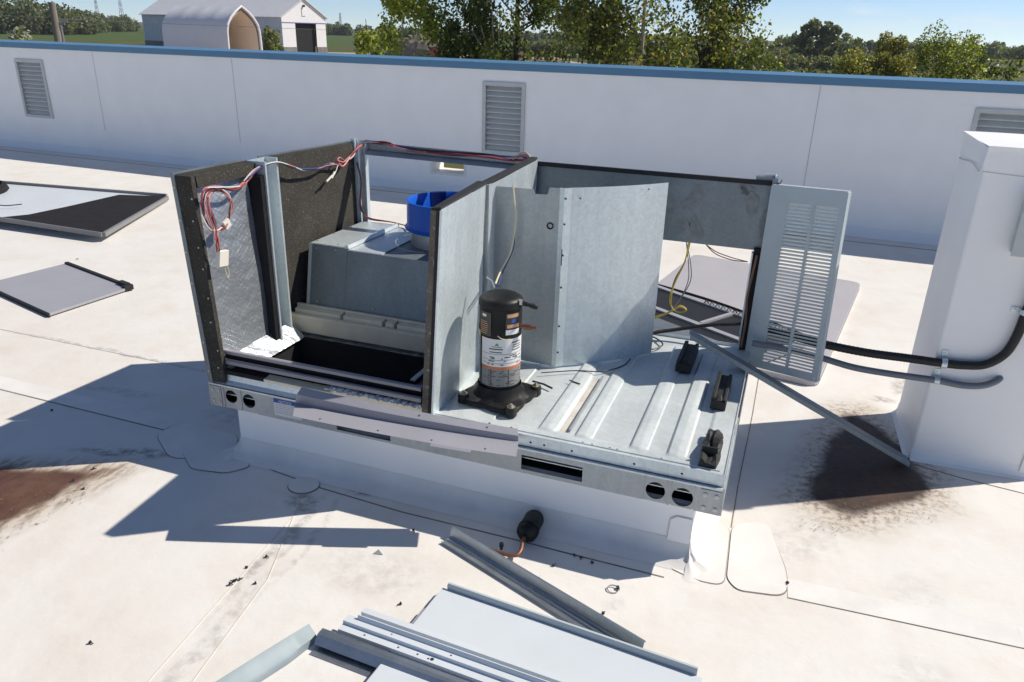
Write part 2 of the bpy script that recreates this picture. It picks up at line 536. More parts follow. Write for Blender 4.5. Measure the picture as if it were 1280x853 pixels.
M['fabric'] = mat("white_fabric_cover", (0.74, 0.73, 0.75), 0.5, var=0.03, vscale=0.8, bump=0.3, bscale=1.1)
M['fabric_in'] = mat("cream_fabric_lining", (0.85, 0.74, 0.64), 0.7)
M['wood'] = mat("weathered_wood", (0.23, 0.205, 0.175), 0.9, c2=(0.15, 0.13, 0.11), vscale=4, stretch=(6, 6, 0.5))
M['bark'] = mat("dark_bark", (0.055, 0.045, 0.036), 0.9, var=0.4, vscale=9, stretch=(1, 1, .3))
M['bark_pale'] = mat("pale_bark", (0.34, 0.31, 0.27), 0.9, var=0.3, vscale=9, stretch=(1, 1, .4))
M['red_paint'] = mat("faded_red_paint", (0.30, 0.085, 0.075), 0.6, var=0.15, vscale=1.5)
M['brown_paint'] = mat("rust_brown_paint", (0.10, 0.055, 0.04), 0.7, var=0.2, vscale=1.5)
M['orange_paint'] = mat("orange_paint", (0.45, 0.13, 0.05), 0.6)
M['rubble'] = mat("grey_rubble", (0.20, 0.17, 0.145), 0.95, c2=(0.11, 0.09, 0.075), vscale=0.9)
M['lf_dark'] = leaf_mat("leaf_dark", (0.080, 0.105, 0.030))
M['lf_mid'] = leaf_mat("leaf_mid", (0.11, 0.145, 0.034))
M['lf_light'] = leaf_mat("leaf_light", (0.29, 0.33, 0.08), 0.58)
M['lf_lime'] = leaf_mat("leaf_lime", (0.36, 0.39, 0.09), 0.62)
M['lf_olive'] = leaf_mat("leaf_olive", (0.25, 0.235, 0.065))
M['lf_gold'] = leaf_mat("leaf_gold", (0.27, 0.19, 0.055))
M['lf_silver'] = leaf_mat("leaf_silver", (0.42, 0.43, 0.38), 0.3)
M['lf_far'] = leaf_mat("leaf_far", (0.135, 0.16, 0.075), 0.4)
M['lf_far2'] = leaf_mat("leaf_far_light", (0.20, 0.215, 0.09), 0.4)
M['lf_far3'] = leaf_mat("leaf_far_dark", (0.085, 0.11, 0.058), 0.4)


# ------------------------------------------------------------------ builders
def tag(o, label=None, cat=None, group=None, kind=None):
    if label:
        o['label'] = label
    if cat:
        o['category'] = cat
    if group:
        o['group'] = group
    if kind:
        o['kind'] = kind
    return o


def thing(name, label, cat, loc=(0, 0, 0), rz=0.0, group=None):
    o = bpy.data.objects.new(name, None)
    o.empty_display_size = 0.1
    o.location = loc
    o.rotation_euler = (0, 0, rz)
    col.objects.link(o)
    return tag(o, label, cat, group)


class MB:
    def __init__(self):
        self.v, self.f, self.mi = [], [], []
        self.cur = 0

    def mat(self, i):
        self.cur = i
        return self

    def add(self, verts, faces):
        o = len(self.v)
        self.v += [tuple(p) for p in verts]
        for f in faces:
            self.f.append(tuple(i + o for i in f))
            self.mi.append(self.cur)
        return self

    def hexa(self, b, t):
        return self.add(list(b) + list(t), [(3, 2, 1, 0), (4, 5, 6, 7), (0, 1, 5, 4), (1, 2, 6, 5), (2, 3, 7, 6), (3, 0, 4, 7)])

    def box(self, x0, x1, y0, y1, z0, z1):
        return self.hexa([(x0, y0, z0), (x1, y0, z0), (x1, y1, z0), (x0, y1, z0)],
                         [(x0, y0, z1), (x1, y0, z1), (x1, y1, z1), (x0, y1, z1)])

    def obox(self, c, ax, ay, az):
        """oriented box: centre and three half-axis vectors"""
        c, ax, ay, az = map(Vector, (c, ax, ay, az))
        b = [c - ax - ay - az, c + ax - ay - az, c + ax + ay - az, c - ax + ay - az]
        t = [p + 2 * az for p in b]
        return self.hexa(b, t)

    def prism(self, pts, vec):
        n = len(pts)
        v = Vector(vec)
        a = [Vector(p) for p in pts]
        return self.add(a + [p + v for p in a],
                        [tuple(range(n - 1, -1, -1)), tuple(range(n, 2 * n))] +
                        [(i, (i + 1) % n, n + (i + 1) % n, n + i) for i in range(n)])

    def sheet(self, rows, thick=0.0, vec=None):
        """grid of points (list of rows); optional thickness along vec"""
        h, w = len(rows), len(rows[0])
        pts = [p for r in rows for p in r]
        q = [(j * w + i, j * w + i + 1, (j + 1) * w + i + 1, (j + 1) * w + i) for j in range(h - 1) for i in range(w - 1)]
        if not thick:
            return self.add(pts, q)
        v = Vector(vec).normalized() * thick
        n = len(pts)
        back = [tuple(Vector(p) + v) for p in pts]
        fs = q + [tuple(n + i for i in reversed(f)) for f in q]
        ring = [i for i in range(w)] + [j * w + w - 1 for j in range(1, h)] + \
               [(h - 1) * w + i for i in range(w - 2, -1, -1)] + [j * w for j in range(h - 2, 0, -1)]
        for a, b in zip(ring, ring[1:] + ring[:1]):
            fs.append((b, a, n + a, n + b))
        return self.add(pts + back, fs)

    def tube(self, pts, r, n=8, caps=True):
        P = [Vector(p) for p in pts]
        rs = r if isinstance(r, (list, tuple)) else [r] * len(P)
        T = []
        for i in range(len(P)):
            d = P[min(i + 1, len(P) - 1)] - P[max(i - 1, 0)]
            T.append(d.normalized() if d.length > 1e-9 else Vector((0, 0, 1)))
        u = T[0].orthogonal().normalized()
        vs = []
        for i, p in enumerate(P):
            u = (u - T[i] * u.dot(T[i]))
            u = u.normalized() if u.length > 1e-6 else T[i].orthogonal().normalized()
            w = T[i].cross(u)
            vs += [p + (u * cos(2 * pi * k / n) + w * sin(2 * pi * k / n)) * rs[i] for k in range(n)]
        fs = [(i * n + k, i * n + (k + 1) % n, (i + 1) * n + (k + 1) % n, (i + 1) * n + k) for i in range(len(P) - 1) for k in range(n)]
        if caps:
            fs += [tuple(range(n - 1, -1, -1)), tuple((len(P) - 1) * n + k for k in range(n))]
        return self.add(vs, fs)

    def lathe(self, c, prof, n=32, a0=0.0, a1=2 * pi, axis='z'):
        full = abs(a1 - a0) > 2 * pi - 1e-6
        k = n if full else n + 1
        vs = []
        for (r, z) in prof:
            for i in range(k):
                a = a0 + (a1 - a0) * i / n
                if axis == 'z':
                    vs.append((c[0] + r * cos(a), c[1] + r * sin(a), c[2] + z))
                elif axis == 'y':
                    vs.append((c[0] + r * cos(a), c[1] + z, c[2] + r * sin(a)))
                else:
                    vs.append((c[0] + z, c[1] + r * cos(a), c[2] + r * sin(a)))
        fs = []
        for j in range(len(prof) - 1):
            for i in range(n):
                a, b = j * k + i, j * k + (i + 1) % k
                fs.append((a, b, b + k, a + k))
        return self.add(vs, fs)

    def build(self, name, m, parent=None, smooth=False, label=None, kind=None, solid=0.0, bevel=0.0):
        me = bpy.data.meshes.new(name)
        me.from_pydata(self.v, [], self.f)
        ms = m if isinstance(m, (list, tuple)) else [m]
        for x in ms:
            me.materials.append(M[x])
        me.polygons.foreach_set('material_index', self.mi)
        if smooth:
            me.polygons.foreach_set('use_smooth', [True] * len(self.f))
            me.set_sharp_from_angle(angle=radians(38))
        me.update()
        o = bpy.data.objects.new(name, me)
        col.objects.link(o)
        if parent:
            o.parent = parent
        if label:
            o['label'] = label
        if kind:
            o['kind'] = kind
        if solid:
            s = o.modifiers.new('thickness', 'SOLIDIFY')
            s.thickness = solid
        if bevel:
            s = o.modifiers.new('bevel', 'BEVEL')
            s.width = bevel
            s.segments = 2
            s.limit_method = 'ANGLE'
        return o


def smooth_path(pts, sub=5):
    """Catmull-Rom through the points"""
    P = [Vector(p) for p in pts]
    Q = [P[0]] + P + [P[-1]]
    out = []
    for i in range(1, len(Q) - 2):
        a, b, c, d = Q[i - 1:i + 3]
        for k in range(sub):
            t = k / sub
            out.append(0.5 * ((2 * b) + (c - a) * t + (2 * a - 5 * b + 4 * c - d) * t * t + (3 * b - a - 3 * c + d) * t ** 3))
    out.append(P[-1])
    return out


def text_mesh(body, size, name, m, parent, mtx):
    cu = bpy.data.curves.new(name, 'FONT')
    cu.body = body
    cu.size = size
    cu.extrude = 0.0003
    cu.align_x = 'LEFT'
    tmp = bpy.data.objects.new(name + "_curve", cu)
    col.objects.link(tmp)
    dg = bpy.context.evaluated_depsgraph_get()
    me = bpy.data.meshes.new_from_object(tmp.evaluated_get(dg))
    bpy.data.objects.remove(tmp)
    me.transform(mtx)
    me.materials.clear()
    me.materials.append(M[m])
    o = bpy.data.objects.new(name, me)
    col.objects.link(o)
    o.parent = parent
    return o


# ================================================================== SETTING
# ---- ground, field, yard
gm = MB()
gm.add([(-1600, -200, -3), (1600, -200, -3), (1600, 1600, -3), (-1600, 1600, -3)], [(0, 1, 2, 3)])
ground = tag(gm.build("ground", 'grass'), "rough grassland around the building", kind='structure')
gm = MB()
gm.add([(-300, 118, -2.99), (-150, 175, -2.99), (-40, 215, -2.99), (-60, 430, -2.99), (-330, 420, -2.99), (-420, 260, -2.99)], [(0, 1, 2, 3, 4, 5)])
tag(gm.build("field", 'grass_mown'), "green field beyond the farm buildings", kind='structure')
gm = MB()
gm.add([(-82, 30, -2.98), (-14, 24, -2.98), (-12, 70, -2.98), (-22, 128, -2.98), (-58, 166, -2.98), (-84, 150, -2.98), (-110, 120, -2.98)], [tuple(range(7))])
tag(gm.build("yard", 'sand'), "pale sandy yard behind the parapet", kind='structure')

# ---- roof slab
rm = MB()
rm.box(-30, 18, -9, 9.6 + 0.9, -3.2, 0.0)
roof = tag(rm.build("roof", 'roof'), "white membrane flat roof with dirt stains and seams", kind='structure')


def seam(pts, w=0.007, m='seam', name="roof_seam", h=0.0025, parent=None, lap=0.0):
    b = MB()
    P = [Vector((*p, 0.0)) for p in pts]
    for a, c in zip(P, P[1:]):
        d = (c - a)
        n = Vector((-d.y, d.x, 0)).normalized() * w / 2
        b.hexa([a - n - Vector((0, 0, .004)), c - n - Vector((0, 0, .004)), c + n - Vector((0, 0, .004)), a + n - Vector((0, 0, .004))],
               [a - n * .6 + Vector((0, 0, h)), c - n * .6 + Vector((0, 0, h)), c + n * .6 + Vector((0, 0, h)), a + n * .6 + Vector((0, 0, h))])
    o = b.build(name, m, parent or roof)
    if lap:
        q = MB()
        for a, c in zip(P, P[1:]):
            d = (c - a)
            n = Vector((-d.y, d.x, 0)).normalized()
            e0, e1 = a + n * (w * .4), a + n * lap
            f0, f1 = c + n * (w * .4), c + n * lap
            q.add([e0 + Vector((0, 0, .0022)), f0 + Vector((0, 0, .0022)), f1 + Vector((0, 0, .0003)), e1 + Vector((0, 0, .0003))], [(0, 1, 2, 3) if lap > 0 else (3, 2, 1, 0)])
        q.build("membrane_lap", 'patch', roof)
    return o


seam([(-8, 2.90), (-4.06, 2.787), (-2.85, 2.749)], 0.010, lap=0.13)
seam([(0.29, 2.572), (0.7, 2.585), (1.10, 2.597), (4.0, 2.66)], 0.0055, lap=0.12)
seam([(-2.14, 2.632), (-1.783, 2.575), (-1.351, 2.541), (-0.824, 2.535), (-0.611, 2.528), (-0.179, 2.52)], 0.009)
seam([(-1.66, 0.6), (-1.69, 1.394), (-1.735, 1.9), (-1.79, 2.49)], 0.004, 'seam_faint')
seam([(-1.52, 0.6), (-1.556, 1.444), (-1.63, 1.95), (-1.83, 2.49)], 0.004, 'seam_faint')
seam([(0.05, 2.96), (0.055, 3.3), (0.085, 4.1), (0.11, 5.2)], 0.006)
seam([(-7.5, 3.52), (-4.88, 3.47), (-3.62, 3.44), (-2.6, 3.43)], 0.004, 'seam_faint')
seam([(0.87, 3.86), (1.10, 3.80), (1.45, 3.74), (2.6, 3.66)], 0.006)
seam([(-12, 9.20), (-8, 9.06), (0.8, 8.72), (3.4, 8.61)], 0.02, 'seam')


def rounded(pts, r=0.05, k=5):
    out = []
    n = len(pts)
    for i in range(n):
        p, a, c = Vector(pts[i]), Vector(pts[i - 1]), Vector(pts[(i + 1) % n])
        u, w = (a - p), (c - p)
        rr = min(r, u.length * .45, w.length * .45)
        s, e = p + u.normalized() * rr, p + w.normalized() * rr
        for j in range(k + 1):
            t = j / k
            out.append((1 - t) ** 2 * s + 2 * t * (1 - t) * p + t * t * e)
    return out


def patch(pts, z=0.003, r=0.06, edge=0.006, name="membrane_patch"):
    """membrane patch: sheet 3 mm proud with a grimy rim"""
    b = MB()
    P = rounded([Vector((*p, 0)) for p in pts], r)
    n = len(P)
    c = sum(P, Vector()) / n
    top = [p + Vector((0, 0, z)) for p in P]
    out = []
    for p in P:
        d = (p - c).normalized()
        out.append(p + d * edge + Vector((0, 0, -0.001)))
    b.add(top, [tuple(range(n))])
    b.mat(1)
    mid = [p + (q - p) * .3 + Vector((0, 0, 0.0005)) for p, q in zip(top, out)]
    b.add(top + out, [(i, n + i, n + (i + 1) % n, (i + 1) % n) for i in range(n)])
    return b.build(name, ['patch', 'seam'], roof)


patch([(-0.18, 2.965), (-0.205, 2.60), (-0.06, 2.548), (0.05, 2.553), (0.045, 2.965)], 0.003)
patch([(0.052, 2.98), (0.058, 2.60), (0.10, 2.545), (0.285, 2.575), (0.285, 2.72), (0.20, 3.06)], 0.0045)
patch([(-2.86, 2.70), (-2.80, 2.86), (-2.43, 2.84), (-2.38, 2.68), (-2.60, 2.52)], 0.003, 0.09)
patch([(-2.60, 2.60), (-2.44, 2.78), (-2.29, 2.69), (-2.20, 2.61), (-2.27, 2.52), (-2.45, 2.49)], 0.0045, 0.04)
# round patch where the seams meet
b = MB()
ca = [Vector((-1.87 + 0.072 * cos(a), 2.565 + 0.068 * sin(a), 0.0055)) for a in np.linspace(0, 2 * pi, 25)[:-1]]
b.add(ca, [tuple(range(24))])
b.mat(1)
b.add(ca + [p + Vector((.006 * cos(a), .006 * sin(a), -.007)) for p, a in zip(ca, np.linspace(0, 2 * pi, 25)[:-1])],
      [(i, 24 + i, 24 + (i + 1) % 24, (i + 1) % 24) for i in range(24)])
b.build("membrane_patch", ['patch', 'seam'], roof)

# ---- leaf litter on the two stains
lit = MB()
for (cx, cy, rx, ry, n) in [(-2.80, 2.02, 0.08, 0.34, 110), (-3.05, 2.05, 0.25, 0.25, 30), (0.46, 3.12, 0.12, 0.06, 60), (0.72, 3.36, 0.20, 0.06, 70), (0.8, 4.35, 0.12, 0.12, 20)]:
    for _ in range(n):
        x, y = cx + rx * random.gauss(0, .5), cy + ry * random.gauss(0, .5)
        s, a = random.uniform(.0015, .0038), random.uniform(0, pi)
        z = random.uniform(.001, .004)
        u = Vector((cos(a), sin(a), random.uniform(-.3, .3))) * s * random.uniform(1, 2.4)
        w = Vector((-sin(a), cos(a), random.uniform(-.3, .3))) * s * .6
        c = Vector((x, y, z + .003))
        lit.add([c - u, c - w, c + u, c + w], [(0, 1, 2, 3)])
tag(lit.build("leaf_litter", 'leaf_litter'), "dry leaf crumbs on the muddy roof stains", kind='stuff')

# ================================================================== PARAPET WALL
WTH = math.atan(-0.04)
wall = thing("parapet_wall", "long white membrane-clad parapet wall with blue metal coping and louvers", "wall", (0, 9.08, 0), WTH)
XL, XR, ZT, TH = -22.0, 14.0, 1.562, 0.32
openings = [(-11.62, -11.10, 0.55, 1.345), (-4.286, -3.82, 0.25, 0.50), (-3.52, -3.045, 0.595, 1.37), (1.86, 2.36, 0.56, 1.36)]
xs = sorted({XL, XR} | {o[0] for o in openings} | {o[1] for o in openings})
b = MB()
for x0, x1 in zip(xs, xs[1:]):
    op = [o for o in openings if abs(o[0] - x0) < 1e-6]
    if op:
        b.box(x0, x1, 0, TH, -0.05, op[0][2])
        b.box(x0, x1, 0, TH, op[0][3], ZT)
    else:
        b.box(x0, x1, 0, TH, -0.05, ZT)
b.build("wall_body", 'membrane', wall)
# canted foot of the membrane
b = MB()
b.prism([(XL, 0.0, 0.10), (XL, -0.03, 0.035), (XL, -0.09, 0.001), (XL, 0.01, -0.01), (XL, 0.01, 0.1)], (XR - XL, 0, 0))
b.build("wall_base_flashing", 'membrane', wall, smooth=True)
# coping: bent sheet in lengths with butt joints
cw = 3.05
x = XL
while x < XR:
    b = MB()
    xa, xb = x + .002, min(x + cw, XR) - .002
    b.prism([(xa, -0.035, 1.556), (xa, -0.045, 1.561), (xa, -0.045, 1.638), (xa, TH + 0.04, 1.655), (xa, TH + 0.04, 1.55),
             (xa, TH + 0.02, 1.563), (xa, -0.02, 1.563)], (xb - xa, 0, 0))
    b.build("coping", 'coping', wall)
    b = MB()
    b.prism([(xb - .03, -0.047, 1.559), (xb - .03, -0.047, 1.641), (xb - .03, TH + 0.041, 1.658), (xb - .03, TH + .03, 1.62)], (.06, 0, 0))
    b.build("coping_joint", 'coping', wall)
    x += cw
# membrane laps up the wall
for xv in (-9.99, -7.39, -14.6, 0.33, 4.9):
    b = MB()
    b.box(xv - .005, xv + .005, -0.0025, 0.001, 0.12, 1.545)
    b.build("wall_seam", 'seam_pale', wall)
    b = MB()
    b.box(xv - 0.09, xv + .11, -0.003, 0.001, 0.11, 0.40)
    b.build("membrane_patch", 'membrane', wall)
b = MB()
b.box(1.64, 1.812, -0.0035, 0.001, 1.25, 1.43)
b.build("membrane_patch", 'membrane', wall)


def wall_louver(x0, x1, z0, z1):
    f = MB()
    w = 0.045
    f.box(x0 - w, x0, -0.022, 0.03, z0 - w, z1 + w)
    f.box(x1, x1 + w, -0.022, 0.03, z0 - w, z1 + w)
    f.box(x0, x1, -0.022, 0.03, z1, z1 + w)
    f.box(x0, x1, -0.022, 0.03, z0 - w, z0)
    fo = f.build("louver", 'vent', wall)
    fo['label'] = "louvered vent in the white wall"
    bb = MB()
    bb.box(x0, x1, 0.052, 0.06, z0, z1)
    bb.build("louver_back", 'vent', fo)
    n = 12
    p = (z1 - z0) / n
    s = MB()
    s.prism([(0, 0.046, p * 1.0), (0, 0.006, 0.012), (0, 0.006, 0.001), (0, 0.009, 0.0), (0, 0.010, 0.009), (0, 0.050, p * .98)], (x1 - x0 - .002, 0, 0))
    first = s.build("slat", 'vent', fo)
    first.location = (x0 + .001, 0, z0)
    for i in range(1, n):
        c = first.copy()
        col.objects.link(c)
        c.parent = fo
        c.location = (x0 + .001, 0, z0 + i * p)


wall_louver(*openings[0])
wall_louver(*openings[2])
wall_louver(*openings[3])
# scupper liner
x0, x1, z0, z1 = openings[1]
b = MB()
for q in [(x0 - .03, x0 + .004, z0 - .03, z1 + .03), (x1 - .004, x1 + .03, z0 - .03, z1 + .03)]:
    b.box(q[0], q[1], -0.004, TH + .02, q[2], q[3])
b.box(x0 + .004, x1 - .004, -0.004, TH + .02, z0 - .03, z0 + .004)
b.box(x0 + .004, x1 - .004, -0.004, TH + .02, z1 - .004, z1 + .03)
b.build("scupper", 'patch', wall)

# ================================================================== ROOFTOP UNIT
UT = radians(-1.2)
UO = (0, 2.64, 0)
UMAT = Matrix.Translation(UO) @ Matrix.Rotation(UT, 4, 'Z')


def uw(p):
    return UMAT @ Vector(p)


# ---- curb under the unit
curb = thing("roof_curb", "white membrane-wrapped curb carrying the dismantled rooftop unit", "curb", UO, UT)
b = MB()
b.box(-2.325, -0.105, 0.025, 1.35, -0.01, 0.262)
b.build("curb_wall", 'membrane', curb)
b = MB()
pf = [(0.09, 0.001), (0.035, 0.015), (0.012, 0.04), (0.002, 0.09), (-0.01, 0.09), (-0.01, -.01)]
b.prism([(-2.325, 0.025 - d, z) for d, z in pf], (2.22, 0, 0))
b.build("curb_flashing", 'patch', curb, smooth=True)
b = MB()
b.prism([(-0.105 + d, 0.025, z) for d, z in pf][::-1], (0, 1.34, 0))
b.build("curb_flashing", 'patch', curb, smooth=True)
b = MB()
b.prism([(-2.325 - d, 0.025, z) for d, z in pf], (0, 1.34, 0))
b.build("curb_flashing", 'patch', curb, smooth=True)
# corner flashing, swept round each front corner
for (cx, a0) in ((-0.105, -pi / 2), (-2.325, pi)):
    b = MB()
    rows = []
    for (d, z) in [(0.0005, 0.16), (0.002, 0.09), (0.014, 0.04), (0.042, 0.014), (0.10, 0.0035), (0.13, 0.0005)]:
        rows.append([(cx + d * (1 + .12 * sin(9 * k)) * cos(a0 + k * pi / 2), 0.025 + d * (1 + .12 * sin(9 * k)) * sin(a0 + k * pi / 2), z + .004 * sin(11 * k) * (0.01 < d < .1)) for k in np.linspace(0, 1, 13)])
    b.sheet(rows)
    b.build("curb_corner_flashing", 'patch', curb, smooth=True)
b = MB()
# lap patch on the front face, right end
b.mat(1)
P = [(-0.205, 0.0215, 0.02), (-0.107, 0.0215, 0.02), (-0.107, 0.0215, 0.20), (-0.17, 0.0215, 0.20), (-0.195, 0.0215, 0.18)]
b.add(P, [(0, 1, 2, 3, 4)])
b.mat(0)
b.add([(-0.201, 0.0205, 0.02), (-0.107, 0.0205, 0.02), (-0.107, 0.0205, 0.196), (-0.168, 0.0205, 0.196), (-0.191, 0.0205, 0.178)], [(0, 1, 2, 3, 4)])
b.build("membrane_patch", ['membrane', 'seam_pale'], curb)

unit = thing("rooftop_air_conditioner", "large half-dismantled grey sheet-metal air conditioner on a white curb", "air conditioner", UO, UT)


def holed_strip(b, x0, x1, z0, z1, y, circles=(), slots=()):
    """vertical strip in the plane y with round holes (cx,cz,r) and slots (xa,xb,za,zb)"""
    cells = [(c[0] - c[2] - .006, c[0] + c[2] + .006, 'c', c) for c in circles] + [(s[0], s[1], 's', s) for s in slots]
    cells.sort()
    x = x0

    def quad(a, c, zb, zt):
        b.add([(a, y, zb), (c, y, zb), (c, y, zt), (a, y, zt)], [(0, 1, 2, 3)])
    for a, c, k, q in cells:
        if a > x:
            quad(x, a, z0, z1)
        if k == 's':
            quad(a, c, z0, q[2])
            quad(a, c, q[3], z1)
        else:
            n = 32
            inn, out = [], []
            for i in range(n):
                t = 2 * pi * (i + .5) / n
                dx, dz = cos(t), sin(t)
                inn.append((q[0] + q[2] * dx, y, q[1] + q[2] * dz))
                k1 = ((c - q[0]) / dx if dx > 0 else (a - q[0]) / dx) if abs(dx) > 1e-9 else 1e9
                k2 = ((z1 - q[1]) / dz if dz > 0 else (z0 - q[1]) / dz) if abs(dz) > 1e-9 else 1e9
                kk = min(k1, k2)
                out.append((q[0] + kk * dx, y, q[1] + kk * dz))
            b.add(inn + out, [(i, (i + 1) % n, n + (i + 1) % n, n + i) for i in range(n)])
        x = c
    if x < x1:
        quad(x, x1, z0, z1)


# ---- base rails
b = MB()
holed_strip(b, -2.455, -0.008, 0.258, 0.372, 0.0,
            circles=[(-2.331, 0.322, 0.034), (-2.228, 0.318, 0.036), (-0.264, 0.309, 0.039), (-0.156, 0.305, 0.042)],
            slots=[(-0.834, -0.566, 0.276, 0.345), (-1.74, -1.46, 0.270, 0.322)])
rail = b.build("base_rail", 'galv_dull', unit, solid=-0.003)
b = MB()
b.box(-2.455, -0.008, -0.007, 0.012, 0.3725, 0.380)       # rolled top lip
b.box(-2.455, -0.008, 0.004, 0.05, 0.258, 0.2615)      # bottom return
b.box(-2.44, -0.02, 0.020, 0.050, 0.318, 0.322)       # inner flange behind the holes, pale steel standing in for sunlight on it
b.build("rail_lip", 'galv', rail)
b = MB()
b.box(-2.45, -0.012, 0.12, 0.124, 0.262, 0.40)
b.box(-2.452, -2.448, 0.01, 0.12, 0.262, 0.38)
b.box(-2.45, -0.012, 0.05, 0.12, 0.262, 0.264)
b.build("rail_dark_backing", 'void', rail)  # black sheets added so the holes in the rail read dark
for xa, xb in ((-2.453, -2.385), (-0.088, -0.010)):
    b = MB()
    b.box(xa, xb, -0.0065, -0.0032, 0.262, 0.366)
    cp = b.build("corner_plate", 'galv_dull', rail)
    b = MB()
    for xx in (xa + .017, xb - .017):
        for zz in (0.284, 0.343):
            b.lathe((xx, -0.0065, zz), [(0.0095, 0), (0.0095, -0.003), (0.006, -0.0045), (0, -0.0045)], 12, axis='y')
    b.build("corner_bolts", 'screw', rail, smooth=True, kind='stuff')
b = MB()
for xv in (-1.332, -1.176, -0.98, -0.46):
    b.box(xv - .0015, xv + .0015, -0.001, 0.0005, 0.262, 0.37)
b.build("rail_joints", 'galv_dark', rail, kind='stuff')
b = MB()
b.box(-0.008, 0.0, 0.0, 1.40, 0.258, 0.380)
b.build("base_rail", 'galv_dull', unit)
b = MB()
b.box(-2.463, -2.455, 0.0, 1.40, 0.258, 0.385)
b.build("base_rail", 'galv_dull', unit)
b = MB()
b.box(-2.455, -0.008, 1.39, 1.40, 0.258, 0.385)
b.build("base_rail", 'galv_dull', unit)

# ---- condenser base pan with raised beads
ZP = 0.436


def pan_z(x, y):
    z = 0.0
    # long raised beads running back from the front edge
    for (xc, y0, y1, hw) in [(-0.770, 0.075, 1.10, 0.017), (-0.608, 0.075, 1.22, 0.017), (-0.374, 0.070, 1.25, 0.017),
                             (-0.222, 0.070, 1.25, 0.017)]:
        d = x - xc
        f = max(0.0, min(1.0, (hw + 0.007 + d) / 0.007 if d < 0 else (hw + 0.034 - d) / 0.034))
        e = max(0.0, min(1.0, (y - y0 + .0) / 0.016, (y1 - y) / 0.016))
        z = max(z, 0.0068 * f * e)
    # shallow pressed field
    if z <= 0 and 0.085 < y < 1.28 and -1.0 < x < -0.10:
        e = min(1.0, (y - 0.085) / 0.012, (1.28 - y) / 0.012, (-0.10 - x) / 0.012)
        z = -0.006 * e
    # dished drain groove
    if -0.715 < x < -0.66 and 0.10 < y < 0.70:
        z -= 0.006 * min(1, (x + .715) / .01, (-.66 - x) / .01, (y - .1) / .02, (.7 - y) / .02)
    return ZP + z


xs_ = sorted(set(list(np.round(np.arange(-1.27, -0.0119, 0.006), 4)) + [-0.012]))
ys_ = list(np.round(np.concatenate([np.arange(0.012, 0.13, 0.007), np.arange(0.15, 1.06, 0.045), np.arange(1.07, 1.376, 0.012)]), 4))
b = MB()
b.sheet([[(x, y, pan_z(x, y)) for x in xs_] for y in ys_], 0.002, (0, 0, -1))
pan = b.build("base_pan", 'galv_pan', unit, smooth=True)
b = MB()
b.box(-1.27, -0.012, 0.0095, 0.0118, 0.384, ZP + .001)     # front turndown
b.box(-1.27, -0.03, 0.03, 0.034, 0.378, 0.44)
b.box(-0.0118, -0.0095, 0.012, 1.376, 0.381, ZP + 0.004)      # right turndown
b.box(-1.27, -0.012, 1.3765, 1.3785, 0.381, ZP + 0.018)
b.build("pan_flange", 'galv', pan)
b = MB()
for (x, y) in [(-0.79, .035), (-0.70, .032), (-0.585, .04), (-0.545, .04), (-0.47, .04), (-0.44, .04), (-0.26, .04), (-0.05, .14), (-0.05, .165), (-0.11, .33),
               (-1.0, .045), (-0.9, .045)]:
    b.lathe((x, y, ZP + .0006), [(0, .0008), (.005, .0008), (.005, 0)], 10)
for x in (-0.80, -0.74, -0.62, -0.36, -0.17):
    b.lathe((x, 0.0092, 0.405), [(0.005, 0), (0, -0.0006)], 10, axis='y')
b.build("pan_holes", 'void', pan, kind='stuff')
b = MB()
b.sheet([[(-0.705 + .045 * u + .02 * (v - .5) * 0, 0.11 + .57 * v, pan_z(-0.69, .3) + 0.002) for u in (0, .5, 1)] for v in np.linspace(0, 1, 9)])
b.build("dust_streak", 'stain_pan', pan)
b = MB()
b.box(-0.668, -0.66, 0.12, 0.70, ZP - .004, ZP + .006)
b.build("groove_edge", 'galv_dull', pan)

# ---- rubber coil pads on the pan
pad_spec = [(-0.080, 0.170, 0.036, 0.135, True), (-0.098, 0.715, 0.034, 0.155, False), (-0.306, 1.058, 0.038, 0.15, False)]
for i, (cx, cy, hx, hy, worn) in enumerate(pad_spec):
    b = MB()
    if worn:
        # crumpled foam block
        rows = []
        for j in range(9):
            v = j / 8
            y = cy - hy + 2 * hy * v
            row = []
            for k, (sx, sz) in enumerate([(-1, 0), (-1.0, .75), (-.55, 1.0), (-.1, .72), (.2, .95), (.8, .9), (1, .7), (1, 0)]):
                jit = 0.006 * sin(7 * v + k * 1.7)
                row.append((cx + hx * sx + jit, y + 0.012 * sin(k * 2.1) * (1 if 0 < j < 8 else .5), ZP + 0.001 + 0.052 * sz * (0.8 + .25 * sin(5 * v + k)) * (1 if 0 < j < 8 else .75)))
            rows.append(row)
        b.sheet(rows)
        b.add(rows[0], [tuple(range(8))])
        b.add(rows[-1], [tuple(range(7, -1, -1))])
        b.box(cx - hx * .9, cx + hx * .8, cy - hy * .55, cy - hy * .5, ZP + .02, ZP + .062)
        b.build("coil_pad", 'rubber', unit, smooth=False, label="torn black foam pad at the pan's front right corner")
    else:
        b.box(cx - hx, cx + hx, cy - hy, cy + hy, ZP + .001, ZP + 0.045)
        b.box(cx - hx * .98, cx - hx * .45, cy - hy * .98, cy + hy * .98, ZP + 0.045, ZP + 0.062)
        b.box(cx + hx * .5, cx + hx * .98, cy - hy * .98, cy + hy * .98, ZP + 0.045, ZP + 0.055)
        b.prism([(cx - hx * .45, cy - hy, ZP + .045), (cx + hx * .5, cy - hy, ZP + .045), (cx + hx * .3, cy - hy + .03, ZP + .06), (cx - hx * .2, cy - hy + .03, ZP + .06)], (0, .02, 0))
        b.build("coil_pad", 'rubber', unit, bevel=0.004)

